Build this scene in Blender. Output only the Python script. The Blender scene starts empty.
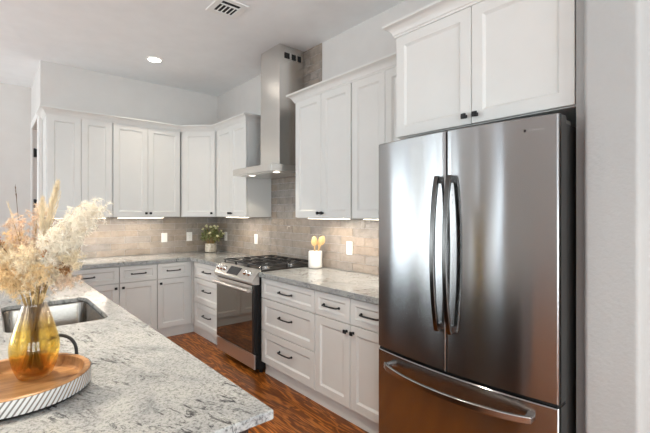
import bpy, bmesh, math, random
from mathutils import Vector, Matrix
R = math.radians
random.seed(7)
S = bpy.context.scene
COL = S.collection

# ------------------------------------------------------------------ camera
cd = bpy.data.cameras.new('camera')
cd.sensor_width = 36.0
cd.lens = 21.87
cd.shift_y = -0.0044
cd.clip_start = 0.05
cam = bpy.data.objects.new('camera', cd)
cam.location = (-2.48, -5.273, 1.432)
cam.rotation_euler = (R(90), 0, R(-40.38))
COL.objects.link(cam)
S.camera = cam

# ------------------------------------------------------------------ world, exposure, daylight
S.view_settings.view_transform = 'Standard'
S.view_settings.look = 'None'
S.view_settings.gamma = 1.0
S.view_settings.use_curve_mapping = False
S.view_settings.exposure = 0.09
S.cycles.max_bounces = 10
S.cycles.diffuse_bounces = 6
S.cycles.glossy_bounces = 5
S.cycles.transmission_bounces = 8
S.cycles.transparent_max_bounces = 12
S.cycles.caustics_refractive = False
S.cycles.caustics_reflective = False
S.cycles.sample_clamp_indirect = 6.0

w = bpy.data.worlds.new('sky')
S.world = w
w.use_nodes = True
bg = w.node_tree.nodes['Background']
bg.inputs['Color'].default_value = (0.78, 0.88, 1.0, 1)
bg.inputs['Strength'].default_value = 1.6


def area(name, loc, rot, sx, sy, power, color=(1, 1, 1), spread=180):
    ld = bpy.data.lights.new(name, 'AREA')
    ld.shape = 'RECTANGLE'
    ld.size, ld.size_y = sx, sy
    ld.energy = power
    ld.color = color
    ld.spread = R(spread)
    o = bpy.data.objects.new(name, ld)
    o.location = loc
    o.rotation_euler = rot
    COL.objects.link(o)
    return o


# daylight through the windows of the living area (left wall) and of the wall behind the camera; some are added for light
ROOM_L, ROOM_F, ROOM_B, CEIL = -7.0, -9.0, 1.24, 3.10
WIN_LEFT = [(0.68, 0.85, 0.15, 2.95, 75), (-0.15, 0.60, 0.15, 2.95, 78), (-0.80, 0.24, 0.15, 2.95, 75), (-1.9, 0.16, 0.15, 2.95, 28), (-2.70, 0.34, 0.15, 2.95, 28), (-6.0, 1.4, 0.15, 2.95, 14), (-7.9, 1.4, 0.15, 2.95, 14)]   # y centre, width, z0, z1, watts per metre; split for reflected streaks, last pair added for light
WIN_FRONT = [(-5.4, 1.5, 0.05, 2.2, 75), (-3.2, 1.5, 0.05, 2.2, 75), (-1.45, 1.3, 0.05, 2.2, 75)]     # x centre, width, z0, z1, watts per metre; last one added to light the aisle
WIN_FAR_ADDED = [(-5.2, 1.6, 0.15, 2.5, 40)]  # unseen window added for the bright reflection in the refrigerator door
DAY = (0.86, 0.95, 0.99)
TILT_F = 8
TILT = 48          # window lamps tipped upward, added to brighten the ceiling
for yc, wd, z0, z1, pw in WIN_LEFT:
    area('daylight', (ROOM_L - 0.14, yc, (z0 + z1) / 2), (0, R(-90 - TILT), 0), z1 - z0, wd, pw * wd, DAY)
for xc, wd, z0, z1, pw in WIN_FAR_ADDED:
    area('daylight', (xc, ROOM_B + 0.14, (z0 + z1) / 2), (R(-90 - TILT), 0, 0), wd, z1 - z0, pw * wd, DAY)
for xc, wd, z0, z1, pw in WIN_FRONT:
    area('daylight', (xc, ROOM_F - 0.14, (z0 + z1) / 2), (R(90 + TILT_F), 0, 0), wd, z1 - z0, pw * wd, DAY)


# ------------------------------------------------------------------ materials
def nt(name):
    m = bpy.data.materials.new(name)
    m.use_nodes = True
    t = m.node_tree
    return m, t, t.nodes['Principled BSDF']


def node(t, typ, **kw):
    n = t.nodes.new(typ)
    for k, v in kw.items():
        setattr(n, k, v)
    return n


def ramp(t, src, stops, interp='LINEAR'):
    r = node(t, 'ShaderNodeValToRGB')
    r.color_ramp.interpolation = interp
    e = r.color_ramp.elements
    while len(e) < len(stops):
        e.new(0.5)
    for i, (p, c) in enumerate(stops):
        e[i].position = p
        e[i].color = (*c, 1) if len(c) == 3 else c
    t.links.new(src, r.inputs['Fac'])
    return r


def noise(t, scale, detail=4, rough=0.55, vec=None, dist=0.0):
    n = node(t, 'ShaderNodeTexNoise')
    n.inputs['Scale'].default_value = scale
    n.inputs['Detail'].default_value = detail
    n.inputs['Roughness'].default_value = rough
    n.inputs['Distortion'].default_value = dist
    if vec is not None:
        t.links.new(vec, n.inputs['Vector'])
    return n


GRAIN = -72


def objvec(t, scale=(1, 1, 1), rot=(0, 0, 0), vt='POINT'):
    tc = node(t, 'ShaderNodeTexCoord')
    mp = node(t, 'ShaderNodeMapping', vector_type=vt)
    mp.inputs['Scale'].default_value = scale
    mp.inputs['Rotation'].default_value = rot
    t.links.new(tc.outputs['Object'], mp.inputs['Vector'])
    return mp.outputs['Vector']


def mixc(t, fac, a, b, mode='MIX'):
    m = node(t, 'ShaderNodeMix', data_type='RGBA', blend_type=mode)
    for sock, v in ((m.inputs[0], fac), (m.inputs[6], a), (m.inputs[7], b)):
        if isinstance(v, (int, float)):
            sock.default_value = v
        elif isinstance(v, tuple):
            sock.default_value = (*v, 1) if len(v) == 3 else v
        else:
            t.links.new(v, sock)
    return m.outputs[2]


def bump(t, b, height, strength, dist=0.002):
    n = node(t, 'ShaderNodeBump')
    n.inputs['Strength'].default_value = strength
    n.inputs['Distance'].default_value = dist
    t.links.new(height, n.inputs['Height'])
    t.links.new(n.outputs['Normal'], b.inputs['Normal'])
    return n


def paint(name, c, rough=0.4, var=0.04, metal=0.0, scale=6.0, bmp=0.0, bscale=300, spec=0.5):
    m, t, b = nt(name)
    n = noise(t, scale, 3, vec=objvec(t))
    lo = tuple(max(0, x * (1 - var)) for x in c)
    hi = tuple(min(1, x * (1 + var)) for x in c)
    r = ramp(t, n.outputs['Fac'], [(0.3, lo), (0.7, hi)])
    t.links.new(r.outputs['Color'], b.inputs['Base Color'])
    b.inputs['Roughness'].default_value = rough
    b.inputs['Metallic'].default_value = metal
    b.inputs['Specular IOR Level'].default_value = spec
    if bmp:
        bn = noise(t, bscale, 3, vec=objvec(t))
        bump(t, b, bn.outputs['Fac'], bmp, 0.002)
    return m


M = {}
M['cab'] = paint('cabinet_paint', (0.69, 0.69, 0.665), 0.38, 0.015)
M['cab_in'] = paint('cabinet_carcass', (0.62, 0.61, 0.58), 0.5, 0.02)
M['wall'] = paint('wall_paint', (0.67, 0.65, 0.625), 0.8, 0.02, bmp=0.10, bscale=150, spec=0.2)
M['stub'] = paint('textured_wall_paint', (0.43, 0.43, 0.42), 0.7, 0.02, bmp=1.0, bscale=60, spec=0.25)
M['ceil'] = paint('ceiling_paint', (0.84, 0.855, 0.86), 0.9, 0.02, bmp=0.08, bscale=120, spec=0.1)
M['trim'] = paint('trim_paint', (0.82, 0.82, 0.80), 0.35, 0.01)
M['black'] = paint('black_metal', (0.012, 0.012, 0.013), 0.35, 0.1, metal=0.4)
M['iron'] = paint('cast_iron', (0.018, 0.018, 0.019), 0.5, 0.15, bmp=0.2, bscale=400)
M['dark'] = paint('dark_cavity', (0.008, 0.008, 0.008), 0.8, 0.1)
M['case'] = paint('fridge_case_grey', (0.045, 0.044, 0.042), 0.4, 0.05)
M['plate'] = paint('white_plastic', (0.85, 0.84, 0.80), 0.35, 0.01)
M['slot'] = paint('slot_grey', (0.25, 0.24, 0.22), 0.5, 0.05)
M['ceramic'] = paint('white_ceramic', (0.80, 0.79, 0.76), 0.35, 0.02)
M['espresso'] = paint('espresso_wood', (0.022, 0.015, 0.012), 0.4, 0.25, scale=20)
M['jamb'] = paint('stained_door_wood', (0.20, 0.13, 0.09), 0.45, 0.2, scale=20)
M['soil'] = paint('soil', (0.05, 0.035, 0.02), 0.9, 0.3, scale=60)
M['chrome'] = paint('chrome', (0.72, 0.71, 0.69), 0.15, 0.02, metal=1.0)
M['rope'] = paint('black_cord', (0.012, 0.011, 0.011), 0.7, 0.2, scale=200)
M['felt'] = paint('tray_base', (0.02, 0.018, 0.016), 0.8, 0.2)


def steel(name, c, rough, aniso, tangent, var=0.05, brush=(1, 1, 1), bs=0.03):
    m, t, b = nt(name)
    v = objvec(t, brush)
    n = noise(t, 8, 5, 0.7, v)
    lo = tuple(x * (1 - var) for x in c)
    hi = tuple(min(1, x * (1 + var)) for x in c)
    r = ramp(t, n.outputs['Fac'], [(0.3, lo), (0.7, hi)])
    t.links.new(r.outputs['Color'], b.inputs['Base Color'])
    b.inputs['Metallic'].default_value = 1.0
    b.inputs['Roughness'].default_value = rough
    b.inputs['Anisotropic'].default_value = aniso
    if tangent:
        cv = node(t, 'ShaderNodeCombineXYZ')
        for i in range(3):
            cv.inputs[i].default_value = tangent[i]
        t.links.new(cv.outputs[0], b.inputs['Tangent'])
    if bs:
        bn = noise(t, 5, 0.5, 0.5, v)
        bump(t, b, bn.outputs['Fac'], bs, 0.004)
    return m


M['fridge'] = steel('fridge_steel', (0.39, 0.392, 0.394), 0.17, 1.0, (0, 0, 1), 0.02, (1.6, 1.6, 0.16), 0.22)
M['darksteel'] = steel('handle_steel', (0.11, 0.107, 0.103), 0.22, 0.0, None, 0.04, (1, 1, 1), 0.0)
M['midsteel'] = steel('freezer_handle_steel', (0.42, 0.41, 0.40), 0.2, 0.0, None, 0.04, (1, 1, 1), 0.0)
M['steel'] = steel('brushed_steel', (0.74, 0.72, 0.69), 0.28, 0.5, (0, 1, 0), 0.04, (3, 2, 60), 0.02)
M['panelsteel'] = steel('panel_steel', (0.58, 0.555, 0.52), 0.30, 0.4, (0, 1, 0), 0.03, (60, 3, 3), 0.01)
M['hoodsteel'] = steel('hood_steel', (0.74, 0.72, 0.69), 0.27, 0.5, (0, 0, 1), 0.03, (60, 60, 2), 0.015)
M['sinksteel'] = steel('sink_steel', (0.31, 0.29, 0.26), 0.20, 0.3, None, 0.06, (50, 50, 3), 0.03)


def emit(name, c, s):
    m, t, b = nt(name)
    b.inputs['Base Color'].default_value = (*c, 1)
    b.inputs['Emission Color'].default_value = (*c, 1)
    b.inputs['Emission Strength'].default_value = s
    return m


M['lamp'] = emit('downlight_lens', (1.0, 0.93, 0.83), 14.0)
M['led'] = emit('under_cabinet_led', (1.0, 0.88, 0.72), 9.0)
M['hoodlamp'] = emit('hood_lamp', (1.0, 0.92, 0.78), 4.0)


def granite():
    m, t, b = nt('granite')
    ang = R(GRAIN)      # direction in which the veins run
    v = objvec(t)
    vs = objvec(t, (1 / 17, 1 / 62, 1 / 30), (0, 0, ang), 'TEXTURE')
    vl = objvec(t, (1 / 3.0, 1 / 7.5, 1 / 5), (0, 0, ang), 'TEXTURE')
    cloud = noise(t, 1.0, 6, 0.65, vl, 1.0)
    base = ramp(t, cloud.outputs['Fac'], [(0.32, (0.40, 0.41, 0.42)), (0.45, (0.60, 0.605, 0.60)), (0.58, (0.70, 0.70, 0.675))])
    sp = noise(t, 135, 4, 0.75, v)
    spk = ramp(t, sp.outputs['Fac'], [(0.36, (0.30, 0.30, 0.305)), (0.45, (0.72, 0.72, 0.72)), (0.53, (1.0, 1.0, 0.99)), (0.66, (1.08, 1.08, 1.06))])
    c1 = mixc(t, 0.9, base.outputs['Color'], spk.outputs['Color'], 'MULTIPLY')
    wh = noise(t, 60, 4, 0.7, v)
    whr = ramp(t, wh.outputs['Fac'], [(0.53, (0, 0, 0)), (0.68, (0.85, 0.85, 0.85))])
    c2 = mixc(t, whr.outputs['Color'], c1, (0.72, 0.72, 0.70))
    st = noise(t, 1.0, 5, 0.7, vs, 0.8)
    mask = noise(t, 4.2, 3, 0.5, v)
    mr = ramp(t, mask.outputs['Fac'], [(0.45, (0, 0, 0)), (0.55, (1, 1, 1))])
    sr = ramp(t, st.outputs['Fac'], [(0.54, (0, 0, 0)), (0.61, (1, 1, 1))])
    sm = mixc(t, 1.0, sr.outputs['Color'], mr.outputs['Color'], 'MULTIPLY')
    c3 = mixc(t, sm, c2, (0.085, 0.085, 0.09))
    c3 = mixc(t, 1.0, c3, (0.58, 0.60, 0.605), 'MULTIPLY')
    t.links.new(c3, b.inputs['Base Color'])
    b.inputs['Roughness'].default_value = 0.16
    b.inputs['Specular IOR Level'].default_value = 0.5
    return m


M['granite'] = granite()


def floor_mat():
    m, t, b = nt('oak_floor')
    tc = node(t, 'ShaderNodeTexCoord')
    sw = node(t, 'ShaderNodeMapping')
    sw.inputs['Rotation'].default_value = (0, 0, R(90))
    t.links.new(tc.outputs['Object'], sw.inputs['Vector'])
    br = node(t, 'ShaderNodeTexBrick')
    br.offset = 0.37
    br.inputs['Scale'].default_value = 1.0
    br.inputs['Brick Width'].default_value = 1.1
    br.inputs['Row Height'].default_value = 0.083
    br.inputs['Mortar Size'].default_value = 0.0011
    br.inputs['Mortar Smooth'].default_value = 0.1
    br.inputs['Color1'].default_value = (0, 0, 0, 1)
    br.inputs['Color2'].default_value = (1, 1, 1, 1)
    br.inputs['Mortar'].default_value = (0.5, 0.5, 0.5, 1)
    t.links.new(sw.outputs['Vector'], br.inputs['Vector'])
    # shift the grain board by board
    add = node(t, 'ShaderNodeVectorMath', operation='MULTIPLY_ADD')
    t.links.new(br.outputs['Color'], add.inputs[0])
    add.inputs[1].default_value = (7.0, 13.0, 3.0)
    t.links.new(tc.outputs['Object'], add.inputs[2])
    mp = node(t, 'ShaderNodeMapping')
    mp.inputs['Scale'].default_value = (10, 1.3, 1)
    t.links.new(add.outputs[0], mp.inputs['Vector'])
    g1 = noise(t, 1.0, 3, 0.5, mp.outputs['Vector'], 0.3)
    wv = node(t, 'ShaderNodeMath', operation='MULTIPLY')
    t.links.new(g1.outputs['Fac'], wv.inputs[0])
    wv.inputs[1].default_value = 62.0
    sn = node(t, 'ShaderNodeMath', operation='SINE')
    t.links.new(wv.outputs[0], sn.inputs[0])
    mp2 = node(t, 'ShaderNodeMapping')
    mp2.inputs['Scale'].default_value = (120, 5, 1)
    t.links.new(add.outputs[0], mp2.inputs['Vector'])
    g2 = noise(t, 1.0, 4, 0.7, mp2.outputs['Vector'])
    grain = ramp(t, sn.outputs[0], [(0.0, (0.21, 0.062, 0.011)), (0.35, (0.39, 0.125, 0.021)), (1.0, (0.57, 0.205, 0.038))])
    fine = ramp(t, g2.outputs['Fac'], [(0.35, (0.5, 0.5, 0.5)), (0.6, (1, 1, 1))])
    c = mixc(t, 0.8, grain.outputs['Color'], fine.outputs['Color'], 'MULTIPLY')
    tone = ramp(t, br.outputs['Color'], [(0, (0.70, 0.66, 0.62)), (1, (1.15, 1.12, 1.08))])
    c = mixc(t, 1.0, c, tone.outputs['Color'], 'MULTIPLY')
    c = mixc(t, br.outputs['Fac'], c, (0.03, 0.012, 0.006))
    t.links.new(c, b.inputs['Base Color'])
    b.inputs['Roughness'].default_value = 0.30
    b.inputs['Specular IOR Level'].default_value = 0.22
    bump(t, b, g2.outputs['Fac'], 0.08, 0.001)
    return m


M['floor'] = floor_mat()


def tile_mat():
    m, t, b = nt('glazed_tile')
    at = node(t, 'ShaderNodeVertexColor', layer_name='tile_colour')
    v = objvec(t)
    n = noise(t, 9, 5, 0.6, v, 0.5)
    r = ramp(t, n.outputs['Fac'], [(0.3, (0.80, 0.79, 0.78)), (0.65, (1.12, 1.10, 1.07))])
    c = mixc(t, 1.0, at.outputs['Color'], r.outputs['Color'], 'MULTIPLY')
    t.links.new(c, b.inputs['Base Color'])
    b.inputs['Roughness'].default_value = 0.08
    b.inputs['Specular IOR Level'].default_value = 0.6
    wob = noise(t, 30, 3, 0.5, v)
    bump(t, b, wob.outputs['Fac'], 1.0, 0.009)
    return m


M['tile'] = tile_mat()


def pane_mat():
    m, t, b = nt('window_glass')
    tr = node(t, 'ShaderNodeBsdfTransparent')
    gl_ = node(t, 'ShaderNodeBsdfGlossy')
    gl_.inputs['Roughness'].default_value = 0.02
    mx = node(t, 'ShaderNodeMixShader')
    mx.inputs[0].default_value = 0.06
    t.links.new(tr.outputs[0], mx.inputs[1])
    t.links.new(gl_.outputs[0], mx.inputs[2])
    t.links.new(mx.outputs[0], t.nodes['Material Output'].inputs['Surface'])
    return m


M['pane'] = pane_mat()
M['grout'] = paint('grout', (0.56, 0.54, 0.51), 0.85, 0.05)


def oven_glass():
    m, t, b = nt('oven_glass')
    n = noise(t, 3, 2, vec=objvec(t))
    r = ramp(t, n.outputs['Fac'], [(0.3, (0.010, 0.009, 0.008)), (0.7, (0.016, 0.014, 0.012))])
    t.links.new(r.outputs['Color'], b.inputs['Base Color'])
    b.inputs['Roughness'].default_value = 0.04
    b.inputs['IOR'].default_value = 3.4
    b.inputs['Specular Tint'].default_value = (1.0, 0.95, 0.86, 1)
    return m


M['ovenglass'] = oven_glass()
M['display'] = paint('display_glass', (0.02, 0.022, 0.025), 0.1, 0.1)
M['digit'] = emit('display_digits', (0.55, 0.75, 0.85), 0.8)


def tray_wood():
    m, t, b = nt('acacia_wood')
    v = objvec(t, (5, 45, 30), (0, 0, R(35)))
    n = noise(t, 1.0, 5, 0.6, v, 0.4)
    r = ramp(t, n.outputs['Fac'], [(0.3, (0.26, 0.115, 0.04)), (0.5, (0.46, 0.235, 0.09)), (0.7, (0.60, 0.34, 0.15))])
    t.links.new(r.outputs['Color'], b.inputs['Base Color'])
    b.inputs['Roughness'].default_value = 0.38
    return m


M['traywood'] = tray_wood()


def spoon_wood():
    m, t, b = nt('beech_wood')
    n = noise(t, 1.0, 4, 0.6, objvec(t, (60, 60, 6)))
    r = ramp(t, n.outputs['Fac'], [(0.3, (0.58, 0.36, 0.15)), (0.7, (0.74, 0.52, 0.26))])
    t.links.new(r.outputs['Color'], b.inputs['Base Color'])
    b.inputs['Roughness'].default_value = 0.5
    return m


M['spoon'] = spoon_wood()
M['stripe_white'] = paint('tray_white', (0.66, 0.64, 0.61), 0.5, 0.03)
M['stripe_dark'] = paint('tray_groove', (0.20, 0.18, 0.16), 0.7, 0.1)


def amber():
    m, t, b = nt('amber_glass')
    tc = node(t, 'ShaderNodeTexCoord')
    sx = node(t, 'ShaderNodeSeparateXYZ')
    t.links.new(tc.outputs['Object'], sx.inputs[0])
    mr = node(t, 'ShaderNodeMapRange')
    mr.inputs['From Max'].default_value = 0.237
    t.links.new(sx.outputs['Z'], mr.inputs['Value'])
    r = ramp(t, mr.outputs[0], [(0.0, (0.95, 0.74, 0.42)), (0.18, (0.95, 0.74, 0.40)), (0.35, (0.98, 0.86, 0.46)), (0.62, (0.98, 0.86, 0.50)), (0.78, (0.95, 0.87, 0.76)), (1.0, (0.94, 0.91, 0.89))])
    t.links.new(r.outputs['Color'], b.inputs['Base Color'])
    b.inputs['Roughness'].default_value = 0.02
    b.inputs['IOR'].default_value = 1.5
    b.inputs['Transmission Weight'].default_value = 1.0
    b.inputs['Coat Weight'].default_value = 0.5
    # thin-glass light passes straight through for shadows: mix a coloured transparent layer
    tr = node(t, 'ShaderNodeBsdfTransparent')
    t.links.new(r.outputs['Color'], tr.inputs['Color'])
    mx = node(t, 'ShaderNodeMixShader')
    mx.inputs[0].default_value = 0.6
    t.links.new(b.outputs[0], mx.inputs[1])
    t.links.new(tr.outputs[0], mx.inputs[2])
    t.links.new(mx.outputs[0], t.nodes['Material Output'].inputs['Surface'])
    return m


M['amber'] = amber()


def fibre(name, c, var=0.15, tr=0.25):
    m, t, b = nt(name)
    n = noise(t, 25, 3, vec=objvec(t))
    lo = tuple(x * (1 - var) for x in c)
    hi = tuple(min(1, x * (1 + var)) for x in c)
    r = ramp(t, n.outputs['Fac'], [(0.3, lo), (0.7, hi)])
    t.links.new(r.outputs['Color'], b.inputs['Base Color'])
    b.inputs['Roughness'].default_value = 0.8
    b.inputs['Specular IOR Level'].default_value = 0.15
    tl = node(t, 'ShaderNodeBsdfTranslucent')
    t.links.new(r.outputs['Color'], tl.inputs['Color'])
    mx = node(t, 'ShaderNodeMixShader')
    mx.inputs[0].default_value = tr
    t.links.new(b.outputs[0], mx.inputs[1])
    t.links.new(tl.outputs[0], mx.inputs[2])
    t.links.new(mx.outputs[0], t.nodes['Material Output'].inputs['Surface'])
    return m


M['cream'] = fibre('cream_plume', (0.82, 0.72, 0.53))
M['white_fluff'] = fibre('bleached_plume', (0.87, 0.82, 0.71))
M['gold'] = fibre('golden_plume', (0.82, 0.64, 0.37))
M['blush'] = fibre('blush_plume', (0.76, 0.60, 0.45))
M['rust'] = fibre('rust_flower', (0.36, 0.17, 0.055), 0.35)
M['stem'] = fibre('dry_stem', (0.40, 0.27, 0.11), 0.25, 0.1)
M['stem_dark'] = fibre('dark_dry_stem', (0.15, 0.09, 0.04), 0.25, 0.1)
M['leaf'] = fibre('green_leaf', (0.20, 0.25, 0.085), 0.35, 0.3)
M['leaf_pale'] = fibre('pale_leaf', (0.46, 0.49, 0.25), 0.25, 0.3)
M['petal'] = fibre('cream_petal', (0.90, 0.87, 0.60), 0.08, 0.3)


def pot_mat():
    m, t, b = nt('mottled_stoneware')
    n = noise(t, 30, 4, 0.6, objvec(t), 0.6)
    r = ramp(t, n.outputs['Fac'], [(0.35, (0.38, 0.33, 0.25)), (0.55, (0.62, 0.58, 0.48)), (0.7, (0.74, 0.71, 0.63))])
    t.links.new(r.outputs['Color'], b.inputs['Base Color'])
    b.inputs['Roughness'].default_value = 0.6
    return m


M['pot'] = pot_mat()


# ------------------------------------------------------------------ mesh helpers
def link(o):
    COL.objects.link(o)
    return o


def obj(name, bm, mat, parent=None, bevel=0.0, smooth=None, segs=2):
    me = bpy.data.meshes.new(name)
    bmesh.ops.recalc_face_normals(bm, faces=bm.faces[:])
    bm.to_mesh(me)
    bm.free()
    mats = mat if isinstance(mat, (list, tuple)) else [mat]
    for mm in mats:
        me.materials.append(mm)
    if smooth is not None:
        me.shade_smooth()
        me.set_sharp_from_angle(angle=R(smooth))
    o = link(bpy.data.objects.new(name, me))
    if parent is not None:
        o.parent = parent
    if bevel:
        md = o.modifiers.new('bevel', 'BEVEL')
        md.width = bevel
        md.segments = segs
        md.limit_method = 'ANGLE'
        md.angle_limit = R(35)
        me.shade_smooth()
        md.harden_normals = True
    return o


def tag(o, label, cat, group=None, kind=None):
    if label:
        o['label'] = label
    if cat:
        o['category'] = cat
    if group:
        o['group'] = group
    if kind:
        o['kind'] = kind
    return o


def thing(name, label, cat, loc=(0, 0, 0), rotz=0.0, group=None):
    o = link(bpy.data.objects.new(name, None))
    o.empty_display_size = 0.1
    o.location = loc
    o.rotation_euler = (0, 0, rotz)
    return tag(o, label, cat, group)


def struct(name, bm, mat, parent=None, label=None, cat=None, bevel=0.0):
    o = obj(name, bm, mat, parent, bevel)
    if parent is None:
        o['kind'] = 'structure'
        tag(o, label, cat)
    return o


def box(bm, x0, x1, y0, y1, z0, z1, mi=0):
    vs = [bm.verts.new((x, y, z)) for z in (z0, z1) for y in (y0, y1) for x in (x0, x1)]
    for f in ((0, 2, 3, 1), (4, 5, 7, 6), (0, 1, 5, 4), (2, 6, 7, 3), (0, 4, 6, 2), (1, 3, 7, 5)):
        fc = bm.faces.new([vs[i] for i in f])
        fc.material_index = mi
    return bm


def B(*a):
    return box(bmesh.new(), *a)


def lathe(bm, prof, segs=40, cx=0, cy=0, cap0=True, cap1=True, mi=0):
    rings = []
    for r, z in prof:
        rings.append([bm.verts.new((cx + r * math.cos(2 * math.pi * i / segs), cy + r * math.sin(2 * math.pi * i / segs), z)) for i in range(segs)])
    for a, b in zip(rings, rings[1:]):
        for i in range(segs):
            f = bm.faces.new((a[i], a[(i + 1) % segs], b[(i + 1) % segs], b[i]))
            f.material_index = mi
    if cap0:
        bm.faces.new(rings[0][::-1]).material_index = mi
    if cap1:
        bm.faces.new(rings[-1]).material_index = mi
    return bm


def tube(bm, pts, r, segs=8, cap=True, mi=0, flat=None):
    """round tube through pts; r a number or a list; flat=(a,b) scales the section's two axes"""
    pts = [Vector(p) for p in pts]
    n = len(pts)
    rs = r if isinstance(r, (list, tuple)) else [r] * n
    t0 = (pts[1] - pts[0]).normalized()
    up = Vector((0, 0, 1)) if abs(t0.z) < 0.9 else Vector((0, 1, 0))
    prev = up.cross(t0).normalized()
    rings = []
    for i, p in enumerate(pts):
        a = pts[max(i - 1, 0)]
        b = pts[min(i + 1, n - 1)]
        t = (b - a).normalized()
        u = (prev - t * prev.dot(t)).normalized()
        v = t.cross(u)
        prev = u
        fa, fb = flat or (1, 1)
        rings.append([bm.verts.new(p + u * (math.cos(2 * math.pi * k / segs) * rs[i] * fa) + v * (math.sin(2 * math.pi * k / segs) * rs[i] * fb)) for k in range(segs)])
    for a, b in zip(rings, rings[1:]):
        for k in range(segs):
            bm.faces.new((a[k], a[(k + 1) % segs], b[(k + 1) % segs], b[k])).material_index = mi
    if cap:
        bm.faces.new(rings[0][::-1]).material_index = mi
        bm.faces.new(rings[-1]).material_index = mi
    return bm


def prism(bm, poly, z0, z1, mi=0):
    a = [bm.verts.new((x, y, z0)) for x, y in poly]
    b = [bm.verts.new((x, y, z1)) for x, y in poly]
    n = len(poly)
    bm.faces.new(a[::-1]).material_index = mi
    bm.faces.new(b).material_index = mi
    for i in range(n):
        bm.faces.new((a[i], a[(i + 1) % n], b[(i + 1) % n], b[i])).material_index = mi
    return bm


def rrect(x0, x1, y0, y1, r, n=6):
    p = []
    for cx, cy, a0 in ((x1 - r, y1 - r, 0), (x0 + r, y1 - r, 90), (x0 + r, y0 + r, 180), (x1 - r, y0 + r, 270)):
        for k in range(n + 1):
            a = R(a0 + 90 * k / n)
            p.append((cx + r * math.cos(a), cy + r * math.sin(a)))
    return p


def slab_hole(outer, hole, z0, z1):
    bm = bmesh.new()
    es = []
    for lp in (outer, hole):
        vs = [bm.verts.new((x, y, z1)) for x, y in lp]
        for i in range(len(vs)):
            es.append(bm.edges.new((vs[i], vs[(i + 1) % len(vs)])))
    bmesh.ops.triangle_fill(bm, use_beauty=True, use_dissolve=False, edges=es)
    fs = bm.faces[:]
    r = bmesh.ops.extrude_face_region(bm, geom=fs)
    for e in r['geom']:
        if isinstance(e, bmesh.types.BMVert):
            e.co.z = z0
    return bm


def shaker(x0, x1, z0, z1, th=0.020, fw=0.058, rec=0.011, bev=0.011, ch=0.0015):
    """a framed door or drawer front lying in the plane y = 0 (front) .. th (back)"""
    bm = bmesh.new()
    if (z1 - z0) < 0.22:
        fw = min(fw, 0.042)

    def ring(i, y):
        return [bm.verts.new(c) for c in ((x0 + i, y, z0 + i), (x1 - i, y, z0 + i), (x1 - i, y, z1 - i), (x0 + i, y, z1 - i))]
    rs = [ring(0, th), ring(0, ch), ring(ch, 0), ring(fw, 0), ring(fw + 0.0015, 0.0022), ring(fw + bev, rec - 0.001), ring(fw + bev + 0.002, rec)]
    for a, b in zip(rs, rs[1:]):
        for k in range(4):
            bm.faces.new((a[k], a[(k + 1) % 4], b[(k + 1) % 4], b[k]))
    bm.faces.new(rs[-1])
    bm.faces.new(rs[0][::-1])
    return bm


def bar_pull(xc, zc, L=0.145):
    """black bow pull standing off a front at y = 0"""
    bm = bmesh.new()
    h = L / 2
    pts = [(-h, 0, 0), (-h, -0.016, 0), (-h * 0.9, -0.027, 0), (-h * 0.5, -0.031, 0), (0, -0.032, 0), (h * 0.5, -0.031, 0), (h * 0.9, -0.027, 0), (h, -0.016, 0), (h, 0, 0)]
    tube(bm, [(xc + x, y, zc) for x, y, z in pts], 0.0062, 8)
    lathe_y(bm, xc - h, zc, [(0.010, 0.0), (0.010, -0.004), (0.007, -0.006)])
    lathe_y(bm, xc + h, zc, [(0.010, 0.0), (0.010, -0.004), (0.007, -0.006)])
    return bm


def lathe_y(bm, xc, zc, prof, segs=16, square=False):
    rings = []
    for r, y in prof:
        ring = []
        for k in range(segs):
            a = 2 * math.pi * (k + 0.5) / segs
            ca, sa = math.cos(a), math.sin(a)
            if square:
                q = 1.0 / max(abs(ca), abs(sa)) ** 0.75
                ca, sa = ca * q, sa * q
            ring.append(bm.verts.new((xc + r * ca, y, zc + r * sa)))
        rings.append(ring)
    for a, b in zip(rings, rings[1:]):
        for k in range(segs):
            bm.faces.new((a[k], a[(k + 1) % segs], b[(k + 1) % segs], b[k]))
    bm.faces.new(rings[0])
    bm.faces.new(rings[-1][::-1])
    return bm


def knob(xc, zc):
    return lathe_y(bmesh.new(), xc, zc, [(0.009, 0.0), (0.009, -0.003), (0.0055, -0.006), (0.0055, -0.014), (0.012, -0.018), (0.0138, -0.022), (0.0138, -0.026), (0.011, -0.030)], 20, True)


# ------------------------------------------------------------------ the room
W = M['wall']
bm = B(ROOM_L - 0.15, 0.2, ROOM_F - 0.15, ROOM_B + 0.15, -0.1, 0.0)
struct('floor', bm, M['floor'], label='glossy red-brown oak strip floor of the kitchen', cat='floor')
bm = B(ROOM_L - 0.15, 0.2, ROOM_F - 0.15, ROOM_B + 0.15, CEIL, CEIL + 0.1)
struct('ceiling', bm, M['ceil'], label='flat pale grey ceiling over the kitchen', cat='ceiling')
struct('wall_right', B(0.0, 0.15, ROOM_F, 0.15, 0, CEIL), W, label='pale wall behind the range and refrigerator', cat='wall')
struct('wall_back', B(-2.056, 0.0, 0.0, 0.15, 0, CEIL), W, label='pale wall above the cabinets at the back', cat='wall')


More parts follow.
